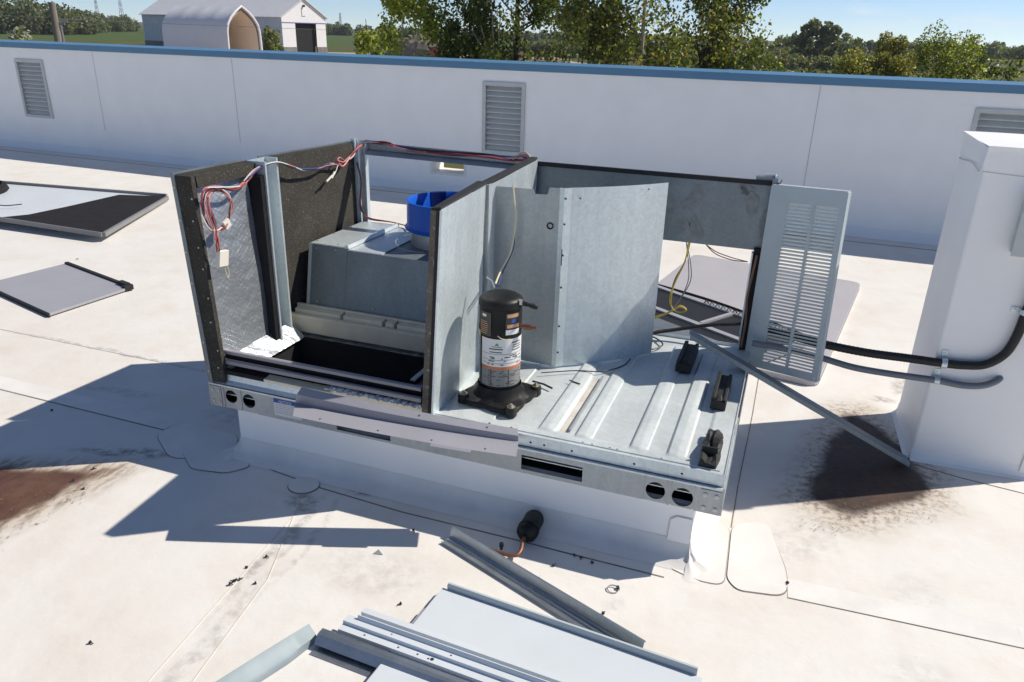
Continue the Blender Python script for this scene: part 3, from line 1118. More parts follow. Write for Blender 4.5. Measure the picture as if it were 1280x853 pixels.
# ---- duct side floor, foil lined, with supply opening
b = MB()
zf = 0.42
ox0, ox1, oy0, oy1 = -2.33, -1.49, 0.275, 0.57
for q in [(-2.44, ox0, 0.04, 0.70), (ox1, -1.30, 0.04, 0.70), (ox0, ox1, 0.04, oy0), (ox0, ox1, oy1, 0.70)]:
    nx, ny = max(2, int((q[1] - q[0]) / .03)), max(2, int((q[3] - q[2]) / .03))
    b.sheet([[(q[0] + (q[1] - q[0]) * i / nx, q[2] + (q[3] - q[2]) * j / ny,
               zf + random.uniform(-.004, .006)) for i in range(nx + 1)] for j in range(ny + 1)])
b.build("foil_floor", 'foil_plain', unit)
b = MB()
b.box(ox0 - .012, ox0, oy0, oy1, 0.0, zf + .008)
b.box(ox1, ox1 + .012, oy0, oy1, 0.0, zf + .03)
b.box(ox0, ox1, oy0 - .012, oy0, 0.0, zf + .008)
b.box(ox0, ox1, oy1, oy1 + .012, 0.0, zf + .008)
b.box(ox0, ox1, oy0, oy1, -0.002, 0.003)
b.build("supply_duct_liner", 'insul_black', unit)
b = MB()
b.box(ox0 - .014, ox0 + .006, oy0 - .01, oy1 + .01, zf + .009, zf + .016)
b.build("duct_flange", 'galv', unit)
b = MB()
b.box(ox1 - .004, ox1 + .02, oy0 - .01, oy1 + .01, zf + .031, zf + .038)
b.build("duct_flange", 'galv', unit)
# crinkled foil sticking up behind the sill
b = MB()
rows = [[], [], []]
for i in range(60):
    x = -1.95 + 0.62 * i / 59
    rows[0].append((x, 0.07 + random.uniform(-.008, .008), 0.42))
    rows[1].append((x, 0.10 + random.uniform(-.014, .014), 0.455 + random.uniform(-.012, .014)))
    rows[2].append((x, 0.15 + random.uniform(-.012, .012), 0.43 + random.uniform(-.008, .01)))
b.sheet(rows)
b.build("crinkled_foil", 'foil_plain', unit)
b = MB()
rows = [[], [], [], []]
for i in range(56):
    x = -1.78 + 0.47 * i / 55
    for k, (y, z) in enumerate([(0.004, .4605), (0.014, .470), (0.030, .474), (0.052, .464)]):
        rows[k].append((x, y + random.uniform(-.004, .004), z + random.uniform(-.005, .007)))
b.sheet(rows)
b.build("crinkled_foil", 'foil_plain', unit)

# ---- front sill rails of the duct section
b = MB()
b.prism([(-2.425, 0.046, 0.532), (-2.425, 0.032, 0.531), (-2.425, 0.030, 0.546), (-2.425, 0.034, 0.549), (-2.425, 0.050, 0.549), (-2.425, 0.050, 0.532)], (1.105, 0, 0))
b.build("sill_rail", 'sill', unit)
b = MB()
b.prism([(-2.40, 0.036, 0.482), (-2.40, 0.020, 0.483), (-2.40, 0.019, 0.500), (-2.40, 0.024, 0.504), (-2.40, 0.036, 0.504)], (1.085, 0, 0))
b.build("sill_rail", 'sill', unit)
b = MB()
b.box(-2.40, -2.13, 0.006, 0.05, 0.436, 0.457)
b.box(-2.42, -1.315, 0.056, 0.062, 0.436, 0.530)
b.build("sill_dark_backing", 'void', unit)  # black boxes put in as the shade between the sill rails
b = MB()
b.prism([(-2.43, -0.006, 0.387), (-2.43, 0.012, 0.402), (-2.43, 0.018, 0.432), (-2.43, 0.05, 0.436), (-2.43, 0.05, 0.39)], (1.14, 0, 0))
b.build("sill_flange", 'galv', unit)
b = MB()
b.prism([(-2.13, 0.004, 0.4365), (-2.13, 0.002, 0.452), (-2.13, 0.05, 0.457), (-2.13, 0.05, 0.4365)], (0.36, 0, 0))
b.box(-1.81, -1.30, 0.020, 0.05, 0.39, 0.4600)
b.build("sill_strip", 'cream', unit)

# ---- left end wall
lw = MB()
# front return and inner lining, leaning out at the top
lw.hexa([(-2.445, -0.004, 0.385), (-2.352, -0.004, 0.385), (-2.352, 0.020, 0.385), (-2.445, 0.020, 0.385)],
        [(-2.492, -0.010, 1.378), (-2.392, -0.010, 1.378), (-2.392, 0.014, 1.378), (-2.492, 0.014, 1.378)])
lw.hexa([(-2.445, 0.020, 0.385), (-2.400, 0.020, 0.385), (-2.400, 0.46, 0.385), (-2.445, 0.46, 0.385)],
        [(-2.492, 0.014, 1.378), (-2.445, 0.014, 1.378), (-2.440, 0.46, 1.378), (-2.470, 0.46, 1.378)])
lw.hexa([(-2.434, 0.0205, 1.325), (-2.385, 0.0205, 1.325), (-2.385, 0.44, 1.325), (-2.434, 0.44, 1.325)],
        [(-2.444, 0.0205, 1.376), (-2.392, 0.0205, 1.376), (-2.392, 0.44, 1.376), (-2.444, 0.44, 1.376)])
ew = lw.build("end_wall_panel", 'insul', unit)
b = MB()
b.hexa([(-2.4535, -0.006, 0.38), (-2.4455, -0.006, 0.38), (-2.4455, 0.46, 0.38), (-2.4535, 0.46, 0.38)],
       [(-2.5005, -0.012, 1.385), (-2.4925, -0.012, 1.385), (-2.4925, 0.46, 1.385), (-2.5005, 0.46, 1.385)])
b.hexa([(-2.4455, -0.0085, 0.38), (-2.424, -0.0085, 0.38), (-2.424, -0.0042, 0.38), (-2.4455, -0.0042, 0.38)],
       [(-2.4925, -0.0145, 1.385), (-2.478, -0.0145, 1.385), (-2.478, -0.0102, 1.385), (-2.4925, -0.0102, 1.385)])
b.build("outer_skin", 'galv_dark', ew)
b = MB()
for i in range(7):
    t = .06 + .88 * i / 6
    b.lathe((-2.436 - .05 * t, -0.0095 - .006 * t, 0.385 + t), [(.0055, 0), (.0055, -.002), (0, -.003)], 8, axis='y')
for (x, z) in [(-2.40, 1.28), (-2.41, 1.18), (-2.40, 1.06), (-2.39, .96), (-2.385, .82), (-2.39, .70), (-2.37, .56), (-2.38, .47)]:
    b.lathe((x, -0.0085 if z > .9 else -.0065, z), [(.0045, 0), (.0045, -.002), (0, -.003)], 8, axis='y')
b.build("panel_screws", 'screw', ew, kind='stuff')
# foil pane
b = MB()
rows = []
for j in range(12):
    t = j / 11
    row = []
    for i in range(6):
        s = i / 5
        y0, y1 = 0.030 + .012 * (1 - t), 0.375 + .075 * (1 - t)
        row.append((-2.382 - 0.032 * t + .004 * sin(9 * t + 5 * s), y0 + (y1 - y0) * s, 0.455 + (0.868) * t))
    rows.append(row)
b.sheet(rows, 0.006, (-1, 0, 0))
b.build("foil_lining", 'foil', ew, smooth=True)
b = MB()
b.prism([(-2.30, 0.03, 0.426), (-2.385, 0.03, 0.50), (-2.39, 0.03, 0.426)], (0, 0.55, 0))
b.build("foil_cant", 'foil_plain', unit)
# mid post
b = MB()
b.box(-2.44, -2.335, 0.425, 0.437, 0.44, 1.385)
b.box(-2.438, -2.426, 0.437, 0.56, 0.44, 1.385)
b.box(-2.426, -2.36, 0.548, 0.560, 0.44, 1.387)
b.build("middle_post", 'galv', unit)
b = MB()
b.box(-2.425, -2.345, 0.395, 0.4245, 0.46, 1.32)
b.build("post_gasket", 'insul_black', unit)
b = MB()
for i in range(7):
    b.lathe((-2.4255, 0.50, 0.52 + .135 * i), [(.006, 0), (0, .0012)], 8, axis='x')
b.build("post_holes", 'screw_dark', unit, kind='stuff')
# back-left insulated wall
b = MB()
b.hexa([(-2.45, 0.562, 0.385), (-2.412, 0.562, 0.385), (-2.402, 1.362, 0.385), (-2.44, 1.362, 0.385)],
       [(-2.475, 0.562, 1.378), (-2.437, 0.562, 1.378), (-2.405, 1.362, 1.362), (-2.443, 1.362, 1.362)])
bw = b.build("end_wall_panel", 'insul', unit)
b = MB()
b.hexa([(-2.458, 0.562, 0.38), (-2.4505, 0.562, 0.38), (-2.4405, 1.362, 0.38), (-2.448, 1.362, 0.38)],
       [(-2.483, 0.562, 1.385), (-2.4755, 0.562, 1.385), (-2.4435, 1.362, 1.369), (-2.451, 1.362, 1.369)])
b.build("outer_skin", 'galv_dark', bw)
# corner post
b = MB()
b.box(-2.440, -2.390, 1.366, 1.372, 0.44, 1.385)
b.box(-2.405, -2.397, 1.345, 1.3655, 0.44, 1.385)
b.box(-2.388, -2.340, 1.376, 1.384, 0.44, 1.38)
b.box(-2.340, -2.332, 1.350, 1.384, 0.44, 1.375)
b.build("corner_post", 'galv', unit)
# top rail over the open back
b = MB()
b.prism([(-2.36, 1.372, 1.322), (-2.36, 1.352, 1.300), (-2.36, 1.372, 1.298), (-2.36, 1.402, 1.318), (-2.36, 1.402, 1.368), (-2.36, 1.372, 1.372), (-2.36, 1.372, 1.364), (-2.36, 1.396, 1.362), (-2.36, 1.396, 1.326)], (1.07, 0, -0.012))
b.build("top_rail", 'galv_dull', unit)

# ---- blower housing
b = MB()
X0 = -2.365


def hous(xa, xb, dz):
    b.prism([(xa, 0.715, 0.562), (xa, 0.782, 0.890 + dz), (xa, 1.352, 0.890 + dz), (xa, 1.352, 0.44), (xa, 0.74, 0.44)][::-1], (xb - xa, 0, 0))


hous(X0, -2.128, 0)
hous(-2.128, -1.31, -0.010)
hb = b.build("blower_housing", 'galv_dark', unit, label="grey sheet metal blower housing with sloped front")
b = MB()
b.prism([(X0 + .003, 0.784, 0.8915), (X0 + .003, 1.350, 0.8915), (X0 + .003, 1.350, 0.8985), (X0 + .003, 0.784, 0.8985)], (0.225, 0, 0))
b.prism([(-2.128, 0.782, 0.881), (-1.92, 0.782, 0.881), (-1.92, 1.19, 0.881), (-2.09, 1.35, 0.881), (-2.128, 1.35, 0.881)], (0, 0, 0.006))
b.prism([(-2.150, 0.782, 0.8905), (-2.118, 0.782, 0.8905), (-2.126, 0.782, 0.909), (-2.140, 0.782, 0.909)], (0, .57, 0))
b.build("housing_top", 'galv', hb)
b = MB()
b.prism([(X0 - .004, 0.712, 0.56), (X0 - .004, 0.780, 0.893), (X0 - .004, 0.800, 0.893), (X0 - .004, 0.735, 0.56)], (0.02, 0, 0))
b.build("housing_edge", 'galv', hb)
b = MB()
for (x, t) in [(-2.30, .08), (-1.95, .1), (-1.6, .05), (-2.32, .95), (-2.2, .96)]:
    b.lathe((x, 0.715 + .067 * t - .001, 0.562 + .328 * t), [(.006, 0), (.006, -.003), (0, -.004)], 8, axis='y')
for (x, y) in [(-2.345, .83), (-2.345, 1.0), (-2.345, 1.18), (-2.345, 1.32), (-2.2, .81)]:
    b.lathe((x, y, .8985), [(.006, 0), (.006, .003), (0, .004)], 8)
b.build("housing_screws", 'screw', hb, kind='stuff')

# ---- round fan inlet with blue collar
FC = (-1.715, 1.18, 0.0)
b = MB()
b.lathe(FC, [(0.212, 0.872), (0.210, 0.970), (0.204, 0.970), (0.204, 0.873)], 48)
b.build("fan_drum", 'galv_dull', unit, smooth=True)
b = MB()
b.lathe(FC, [(0.240, 0.966), (0.244, 0.974), (0.231, 0.986), (0.229, 1.118), (0.231, 1.123), (0.223, 1.125), (0.217, 1.113), (0.215, 0.99), (0.215, 0.968), (0.240, 0.966)], 56)
cr_ = b.build("fan_collar", 'blue', unit, smooth=True, label="bright blue plastic ring around the fan inlet")
b = MB()
a0 = radians(118)
b.lathe(FC, [(0.2135, 1.00), (0.2135, 1.122), (0.222, 1.1265), (0.2325, 1.125), (0.2325, 1.04)], 8, a0, a0 + .42)
b.build("collar_clip", 'blue_dark', cr_, smooth=True)
b = MB()
b.lathe(FC, [(0.0, 0.945), (0.203, 0.945)], 40)
b.build("fan_inlet", 'void', unit)

# ---- slotted drain tray
b = MB()
b.box(-2.43, -1.30, 0.612, 0.624, 0.44, 0.525)
b.box(-2.43, -1.30, 0.604, 0.630, 0.525, 0.540)
b.box(-2.43, -1.30, 0.624, 0.712, 0.478, 0.488)
b.box(-2.43, -1.30, 0.700, 0.713, 0.488, 0.568)
b.box(-2.43, -1.30, 0.688, 0.7005, 0.556, 0.572)
b.box(-2.43, -2.415, 0.624, 0.70, 0.488, 0.55)
tr = b.build("drain_tray", 'cream', unit, label="cream plastic drain tray below the blower housing")
x = -2.395
for wdt in (0.285, 0.235, 0.05, 0.30, 0.12):
    b = MB()
    b.prism([(x, 0.636, 0.4885), (x, 0.644, 0.558), (x, 0.687, 0.566), (x, 0.687, 0.4885)], (wdt, 0, 0))
    b.build("tray_block", 'cream', tr)
    x += wdt + 0.02

# ---- divider between duct and condenser sections
dv = MB()
yF, yB = 0.0, 0.56
dv.hexa([(-1.302, yF, 0.43), (-1.264, yF, 0.43), (-1.272, yB, 0.43), (-1.306, yB, 0.43)],
        [(-1.236, yF - .014, 1.350), (-1.208, yF - .014, 1.350), (-1.256, yB, 1.352), (-1.285, yB, 1.352)])
d1 = dv.build("divider_panel", 'insul_edge', unit)
b = MB()
# metal skin with a pressed field, slightly dished
rows = []
for j in range(25):
    t = j / 24
    row = []
    for i in range(17):
        s = i / 16
        y = yF - .014 * t + (yB - yF + .014 * t) * s
        xb_, xt_ = -1.249 + (-.003) * s, -1.188 + (-1.231 + 1.188) * s
        x = xb_ + (xt_ - xb_) * t
        # pressed oval rib and dents
        rr = 0.0
        if 0.16 < s < 0.52 and 0.1 < t < 0.90:
            rr = -0.006 * min(1, (s - .16) / .08, (.52 - s) / .08, (t - .1) / .05, (.90 - t) / .05)
        if s > 0.60:
            rr -= 0.010 * min(1, (s - .60) / .10)
        rr += 0.0018 * sin(11 * t + 3 * s)
        row.append((x + rr, y, 0.42 + 0.935 * t))
    rows.append(row)
b.sheet(rows, 0.003, (-1, 0, 0))
b.build("divider_skin", 'galv', d1, smooth=True)
b = MB()
b.hexa([(-1.2555, yF - .003, 0.43), (-1.2475, yF - .003, 0.43), (-1.2475, yF + .004, 0.43), (-1.2555, yF + .004, 0.43)],
       [(-1.195, yF - .018, 1.352), (-1.186, yF - .018, 1.352), (-1.186, yF - .008, 1.352), (-1.195, yF - .008, 1.352)])
b.build("divider_edge", 'galv', d1)
b = MB()
b.hexa([(-1.273, yF - .0015, 0.43), (-1.256, yF - .0015, 0.43), (-1.256, yF + .01, 0.43), (-1.273, yF + .01, 0.43)],
       [(-1.2105, yF - .0165, 1.352), (-1.1955, yF - .0165, 1.352), (-1.1955, yF, 1.352), (-1.2105, yF, 1.352)])
b.hexa([(-1.236, yF - .012, 1.3525), (-1.192, yF - .012, 1.3525), (-1.235, yB, 1.3545), (-1.285, yB, 1.3545)],
       [(-1.232, yF - .012, 1.3585), (-1.194, yF - .012, 1.364), (-1.237, yB, 1.366), (-1.28, yB, 1.366)])
b.build("divider_gasket", 'gasket', d1)
b = MB()
b.hexa([(-1.2105, 0.49, 1.29), (-1.2085, 0.49, 1.29), (-1.2105, 0.535, 1.29), (-1.2125, 0.535, 1.29)],
       [(-1.2105, 0.49, 1.325), (-1.2085, 0.49, 1.325), (-1.2105, 0.535, 1.325), (-1.2125, 0.535, 1.325)])
# post and rear half of the divider
b2 = MB()
b2.box(-1.285, -1.236, 0.592, 0.600, 0.44, 1.345)
b2.box(-1.243, -1.235, 0.600, 0.632, 0.44, 1.345)
b2.build("divider_post", 'galv', unit)
b2 = MB()
rows = [[(-1.252 + .003 * sin(6 * t + 7 * s), 0.634 + 0.70 * s, 0.44 + (0.895 + .02 * s) * t) for s in np.linspace(0, 1, 9)] for t in np.linspace(0, 1, 9)]
b2.sheet(rows, 0.004, (-1, 0, 0))
d2 = b2.build("divider_panel", 'galv', unit, smooth=True)
b2 = MB()
b2.hexa([(-1.30, 0.60, 0.44), (-1.257, 0.60, 0.44), (-1.257, 1.33, 0.44), (-1.30, 1.33, 0.44)],
        [(-1.30, 0.60, 1.34), (-1.257, 0.60, 1.34), (-1.257, 1.33, 1.36), (-1.30, 1.33, 1.36)])
b2.hexa([(-1.29, 0.60, 1.3405), (-1.25, 0.60, 1.3405), (-1.25, 1.33, 1.3605), (-1.29, 1.33, 1.3605)],
        [(-1.286, 0.60, 1.352), (-1.252, 0.60, 1.352), (-1.252, 1.33, 1.371), (-1.286, 1.33, 1.371)])
b2.build("divider_insulation", 'gasket', d2)

# ---- back panel above the coil opening
b = MB()
rows = []
for j in range(7):
    t = j / 6
    rows.append([(-1.285 + 1.268 * s, 1.368 + .003 * sin(4 * s + 3 * t), 0.985 + 0.345 * t - .012 * (1 - t) * s * 0) for s in np.linspace(0, 1, 13)])
b.sheet(rows, 0.003, (0, 1, 0))
bp_ = b.build("upper_back_panel", 'galv_dark', unit, smooth=True, label="dark stained galvanised back panel")
b = MB()
b.box(-1.285, -0.015, 1.350, 1.372, 1.331, 1.343)
b.box(-1.285, -0.015, 1.344, 1.350, 1.322, 1.345)
b.build("panel_top_flange", 'gasket', bp_)
# pale oxide smears left by old sealant
for (cx, cz, sx, sz, lean) in [(-0.405, 1.225, .040, .060, .5), (-0.44, 1.075, .025, .045, .2), (-0.375, 1.075, .030, .055, -.35), (-0.125, 1.235, .035, .075, -.45), (-0.15, 1.29, .03, .03, 0.), (-0.045, 1.13, .014, .075, .05),
                                (-0.52, 1.16, .02, .06, 0.)]:
    b = MB()
    k = 22
    b.add([(cx + (sx * cos(a) * (1 + .35 * sin(3 * a + cx * 40) + .2 * sin(7 * a)) + lean * sz * sin(a)), 1.3638, cz + sz * sin(a) * (1 + .25 * sin(5 * a + cz * 30))) for a in np.linspace(0, 2 * pi, k + 1)[:-1]], [tuple(range(k))])
    b.build("sealant_smear", 'smear', bp_)

# ---- right rear post
b = MB()
b.box(-0.078, -0.070, 1.335, 1.384, 0.44, 0.975)
b.box(-0.070, -0.012, 1.376, 1.384, 0.44, 1.375)
b.box(-0.020, -0.012, 1.335, 1.376, 0.44, 1.375)
b.build("corner_post", 'galv', unit)
b = MB()
b.box(-0.068, -0.022, 1.34, 1.3755, 0.44, 1.0)
b.build("post_recess", 'void', unit)  # solid black block standing in for the shaded inside of the post
b = MB()
b.tube(smooth_path([(-0.05, 1.325, 0.97), (-0.058, 1.318, 0.86), (-0.066, 1.316, 0.74), (-0.056, 1.318, 0.60), (-0.06, 1.32, 0.46)]), 0.006, 6)
b.build("post_wire", 'wire_brown', unit, smooth=True)
b = MB()
b.box(-0.11, -0.005, 1.355, 1.40, 1.345, 1.362)
b.box(-0.03, -0.004, 1.33, 1.36, 1.30, 1.362)
b.tube([(-0.012, 1.33, 1.335), (0.01, 1.32, 1.345), (0.012, 1.32, 1.36)], 0.004, 6)
b.build("corner_bracket", 'galv_dark', unit)

# ---- louvered door swung out at the right rear
def lpanel_pt(u, v, w=0.0):
    """u across 0..1, v up 0..1, w outward"""
    b0, b1 = Vector((-0.031, 1.340, 0.360)), Vector((0.329, 1.151, 0.400))
    t0, t1 = Vector((-0.025, 1.316, 1.330)), Vector((0.310, 1.178, 1.350))
    p = (b0 * (1 - u) + b1 * u) * (1 - v) + (t0 * (1 - u) + t1 * u) * v
    return p + Vector((-0.42, -0.90, 0)) * w


def lp_box(b, u0, u1, v0, v1, w0, w1):
    b.hexa([lpanel_pt(u0, v0, w0), lpanel_pt(u1, v0, w0), lpanel_pt(u1, v0, w1), lpanel_pt(u0, v0, w1)][::-1],
           [lpanel_pt(u0, v1, w0), lpanel_pt(u1, v1, w0), lpanel_pt(u1, v1, w1), lpanel_pt(u0, v1, w1)][::-1])


b = MB()
UC = [(0.255, 0.575), (0.615, 0.935)]
V0, V1 = 0.045, 0.925
lp_box(b, 0.0, UC[0][0], 0.0, 1.0, 0, .004)
lp_box(b, UC[0][1], UC[1][0], V0, V1, 0, .004)
lp_box(b, UC[1][1], 1.0, 0.0, 1.0, 0, .004)
lp_box(b, UC[0][0], UC[1][1], 0.0, V0, 0, .004)
lp_box(b, UC[0][0], UC[1][1], V1, 1.0, 0, .004)
lp_box(b, 1.0, 1.012, 0.0, 1.0, -.03, .004)
lp_box(b, -.012, 0.0, 0.0, 1.0, -.03, .004)
lp_box(b, 0.0, 1.0, 1.0, 1.006, -.03, .004)
lpn = b.build("louver_panel", 'louver', unit, label="blue-grey louvered panel hanging open at the right rear corner")
NS = 47
for (ua, ub) in UC:
    for i in range(NS):
        va = V0 + (V1 - V0) * i / NS
        p = (V1 - V0) / NS
        b = MB()
        ins = (ub - ua) * .03
        P = [lpanel_pt(ua, va + p * 1.0, 0.0), lpanel_pt(ub, va + p * 1.0, 0.0), lpanel_pt(ub, va + p * .82, 0.0), lpanel_pt(ua, va + p * .82, 0.0)]
        Q = [lpanel_pt(ua + ins, va + p * .24, -0.011), lpanel_pt(ub - ins, va + p * .24, -0.011)]
        # hood of the louver: sheds away from the panel, closed at both ends
        b.add([P[0], P[1], P[2], P[3], Q[0], Q[1], lpanel_pt(ua, va + p * .24, 0.0), lpanel_pt(ub, va + p * .24, 0.0)], [(3, 2, 1, 0), (3, 4, 5, 2), (3, 6, 4), (2, 5, 7)])
        b.build("louver_slat", 'louver', lpn, solid=0.0015)
b = MB()
for (u, v) in [(.06, .02), (.10, .27), (.09, .30), (.05, .55), (.55, .018), (.97, .02), (.96, .5)]:
    c = lpanel_pt(u, v, .0045)
    b.lathe(c, [(.005, 0), (.005, -.002), (0, -.003)], 8, axis='y')
b.build("panel_screws", 'screw', lpn, kind='stuff')

# ---- wiring of the unit
def wire(pts, r, m, name="wire", off=0.0, sub=5):
    b = MB()
    P = smooth_path([Vector(p) + Vector((off * random.uniform(-1, 1), off * random.uniform(-1, 1), off * random.uniform(-1, 1))) for p in pts], sub)
    b.tube(P, r, 6)
    return b.build(name, m, unit, smooth=True)


loop = [(-2.39, 0.42, 1.34), (-2.36, 0.292, 1.309), (-2.345, 0.2, 1.295), (-2.335, 0.086, 1.318), (-2.335, -0.0, 1.317), (-2.33, -0.024, 1.244), (-2.33, -0.008, 1.169),
        (-2.335, 0.038, 1.137), (-2.335, 0.095, 1.146), (-2.335, 0.158, 1.214), (-2.335, 0.146, 1.272), (-2.335, 0.085, 1.315), (-2.335, 0.014, 1.300),
        (-2.33, 0.014, 1.236), (-2.33, 0.022, 1.151), (-2.33, 0.027, 1.095), (-2.33, 0.032, 1.034)]
for m, r in (('wire_red', .0036), ('wire_pink', .0036), ('wire_white', .0036), ('wire_pink', .0034), ('wire_black', .003)):
    wire(loop, r, m, off=0.009)
b = MB()
b.obox((-2.33, 0.054, 1.003), (.012, 0, 0), (0, .030, -.004), (0, .008, .036))
b.build("wire_connector", 'nylon', unit, bevel=.003)
b = MB()
b.obox((-2.335, 0.114, 1.149), (.008, 0, 0), (0, .018, .008), (0, -.008, .018))
b.build("wire_connector", 'nylon', unit, bevel=.002)
wire([(-2.33, 0.062, 0.97), (-2.33, 0.066, 0.93), (-2.33, 0.075, 0.905), (-2.33, 0.086, 0.93), (-2.33, 0.075, 0.968)], .0022, 'wire_cream')
har = [(-2.36, 0.30, 1.305), (-2.355, 0.39, 1.352), (-2.35, 0.527, 1.372), (-2.37, 0.686, 1.321), (-2.375, 0.788, 1.293), (-2.38, 0.935, 1.276), (-2.38, 1.03, 1.284),
       (-2.375, 1.136, 1.274), (-2.37, 1.266, 1.300), (-2.36, 1.34, 1.345), (-2.31, 1.355, 1.374), (-2.15, 1.36, 1.378)]
for m in ('wire_blue', 'wire_white', 'wire_pink', 'wire_black'):
    wire(har, .0036, m, off=0.007)
for k in range(3):
    wire([(-2.38, 1.20, 1.286 - .01 * k), (-2.37, 1.15, 1.31 - .02 * k), (-2.365, 1.10, 1.295), (-2.365, 1.16, 1.27 - .01 * k), (-2.36, 1.27, 1.315), (-2.345, 1.345, 1.35)], .0042, 'wire_pink' if k < 2 else 'wire_red', off=.008)
wire([(-2.37, 1.12, 1.277), (-2.36, 1.057, 1.228), (-2.36, 1.0, 1.214)], .003, 'wire_white')
b = MB()
b.tube([(-2.36, 1.035, 1.224), (-2.36, 0.975, 1.200)], .006, 6)
b.tube([(-2.36, 1.06, 1.240), (-2.355, 1.02, 1.212)], .006, 6)
b.build("wire_nut", 'nylon', unit, kind='stuff')
top = [(-2.33, 1.362, 1.374), (-2.2, 1.362, 1.372), (-2.057, 1.364, 1.352), (-1.802, 1.362, 1.345), (-1.556, 1.366, 1.348), (-1.40, 1.362, 1.345), (-1.31, 1.355, 1.350)]
for m in ('wire_red', 'wire_pink', 'wire_black', 'wire_blue', 'wire_white', 'wire_red'):
    wire(top, .0048, m, off=0.010)
for k in range(4):
    wire([(-1.40, 1.36, 1.350), (-1.33, 1.35, 1.366 + .006 * k), (-1.285, 1.33, 1.36), (-1.262, 1.318, 1.335 - .008 * k)], .005, ('wire_pink', 'wire_red', 'wire_pink', 'wire_cream')[k], off=.008)
for m in ('wire_red', 'wire_brown'):
    wire([(-2.386, 1.345, 1.25), (-2.364, 1.343, 1.147), (-2.372, 1.343, 1.001), (-2.354, 1.343, 0.945), (-2.31, 1.343, 0.918), (-2.173, 1.35, 0.916), (-2.075, 1.34, 0.908), (-1.98, 1.25, .92)], .0036, m, off=.006)
ye = [(-0.402, 1.375, 0.995), (-0.411, 1.37, 0.884), (-0.45, 1.365, 0.766), (-0.462, 1.36, 0.672), (-0.446, 1.36, 0.609), (-0.401, 1.365, 0.593), (-0.376, 1.37, 0.610), (-0.412, 1.37, 0.622), (-0.462, 1.36, 0.588), (-0.60, 1.33, 0.52)]
wire(ye, .0042, 'wire_yellow')
wire(ye, .0042, 'wire_yellow', off=.006)
wire(ye[:5], .003, 'wire_brown', off=.006)
for k in range(2):
    wire([(-0.419, 1.38, 0.993), (-0.392 + .012 * k, 1.38, 0.864), (-0.385 + .012 * k, 1.385, 0.766), (-0.42, 1.40, 0.65), (-0.47, 1.45, 0.56)], .0028, 'wire_grey')
    wire([(-0.318, 1.375, 0.988), (-0.259, 1.365, 0.955 - .012 * k), (-0.174, 1.355, 0.935 - .012 * k), (-0.09, 1.345, 0.925)], .0028, 'wire_brown')
wire([(-1.155, 0.690, 1.335), (-1.14, 0.680, 1.25), (-1.132, 0.677, 1.19), (-1.144, 0.66, 1.034), (-1.165, 0.58, 0.95), (-1.13, 0.42, 0.935)], .0045, 'wire_cream')
wire([(-1.14, 0.69, 1.10), (-1.14, 0.67, 1.03), (-1.16, 0.60, .945), (-1.12, 0.43, .925)], .003, 'wire_blue')
# heavy cable lying over the pan
b = MB()
b.tube(smooth_path([(-0.62, 1.20, 0.462), (-0.55, 1.27, 0.478), (-0.42, 1.33, 0.50), (-0.24, 1.36, 0.545), (-0.10, 1.375, 0.568), (-0.04, 1.40, 0.57)]), 0.0105, 8)
b.build("power_cable", 'rubber', unit, smooth=True)
wire([(-0.60, 1.08, 0.447), (-0.5, 1.13, .447), (-0.46, 1.22, .447), (-0.52, 1.30, .448), (-0.6, 1.32, .45)], .004, 'wire_black')
wire([(-0.95, 0.60, .45), (-0.8, 0.70, .447), (-0.68, 0.74, .447), (-0.60, 0.85, .447), (-0.58, 0.95, .45)], .003, 'wire_black')
b = MB()
b.tube([(-0.96, .50, .446), (-0.90, .487, .447), (-0.85, .462, .446)], .005, 6)
b.tube([(-0.80, .58, .447), (-0.74, .56, .446)], .003, 6)
b.build("wire_scraps", 'wire_black', unit, kind='stuff')

# ---- notice label on the base rail
b = MB()
b.box(-2.080, -1.930, -0.0048, -0.0035, 0.278, 0.366)
b.mat(1).box(-2.080, -1.930, -0.0056, -0.0049, 0.346, 0.366)
st = b.build("notice_label", ['label_white', 'label_blue'], unit)
RX = Matrix.Rotation(pi / 2, 4, 'X')
text_mesh("NOTICE", 0.019, "notice_lettering", 'label_white', st, Matrix.Translation((-2.050, -0.0060, 0.3492)) @ RX)
b = MB()
for i in range(6):
    zz = 0.338 - i * 0.0092
    x = -2.072
    while x < -1.945:
        w_ = random.uniform(.008, .022)
        b.box(x, min(x + w_, -1.940), -0.0053, -0.0049, zz - .0016, zz + .0010)
        x += w_ + .004
b.build("small_print", 'ink_pale', st)

# ================================================================== LOOSE PARTS ON THE UNIT
# ---- painted trim strip, still held at its right end, left end sprung outward and up
tp = thing("trim_panel", "long pale grey trim strip sprung loose, its left end jutting outward from the front rail", "trim panel", uw((-0.85, -0.05, 0.43)), UT)
RIGHT = [(-0.862, 0.018, 0.453), (-0.849, -0.012, 0.437), (-0.847, -0.012, 0.411), (-0.821, -0.11, 0.398)]
LEFT = [(-1.717, -0.268, 0.61), (-1.723, -0.296, 0.588), (-1.735, -0.296, 0.545), (-1.681, -0.39, 0.541)]


def trim_pt(u, v):
    """u from the free left end to the fixed right end, v across the section 0..3"""
    k = min(2, int(v))
    f = v - k
    def sec(S):
        return Vector(S[k]) * (1 - f) + Vector(S[k + 1]) * f
    p = sec(LEFT) * (1 - u) + sec(RIGHT) * u
    bow = 4 * u * (1 - u) * 0.006
    return p - Vector((-0.85, -0.05, 0.43)) + Vector((0, -bow, -bow))


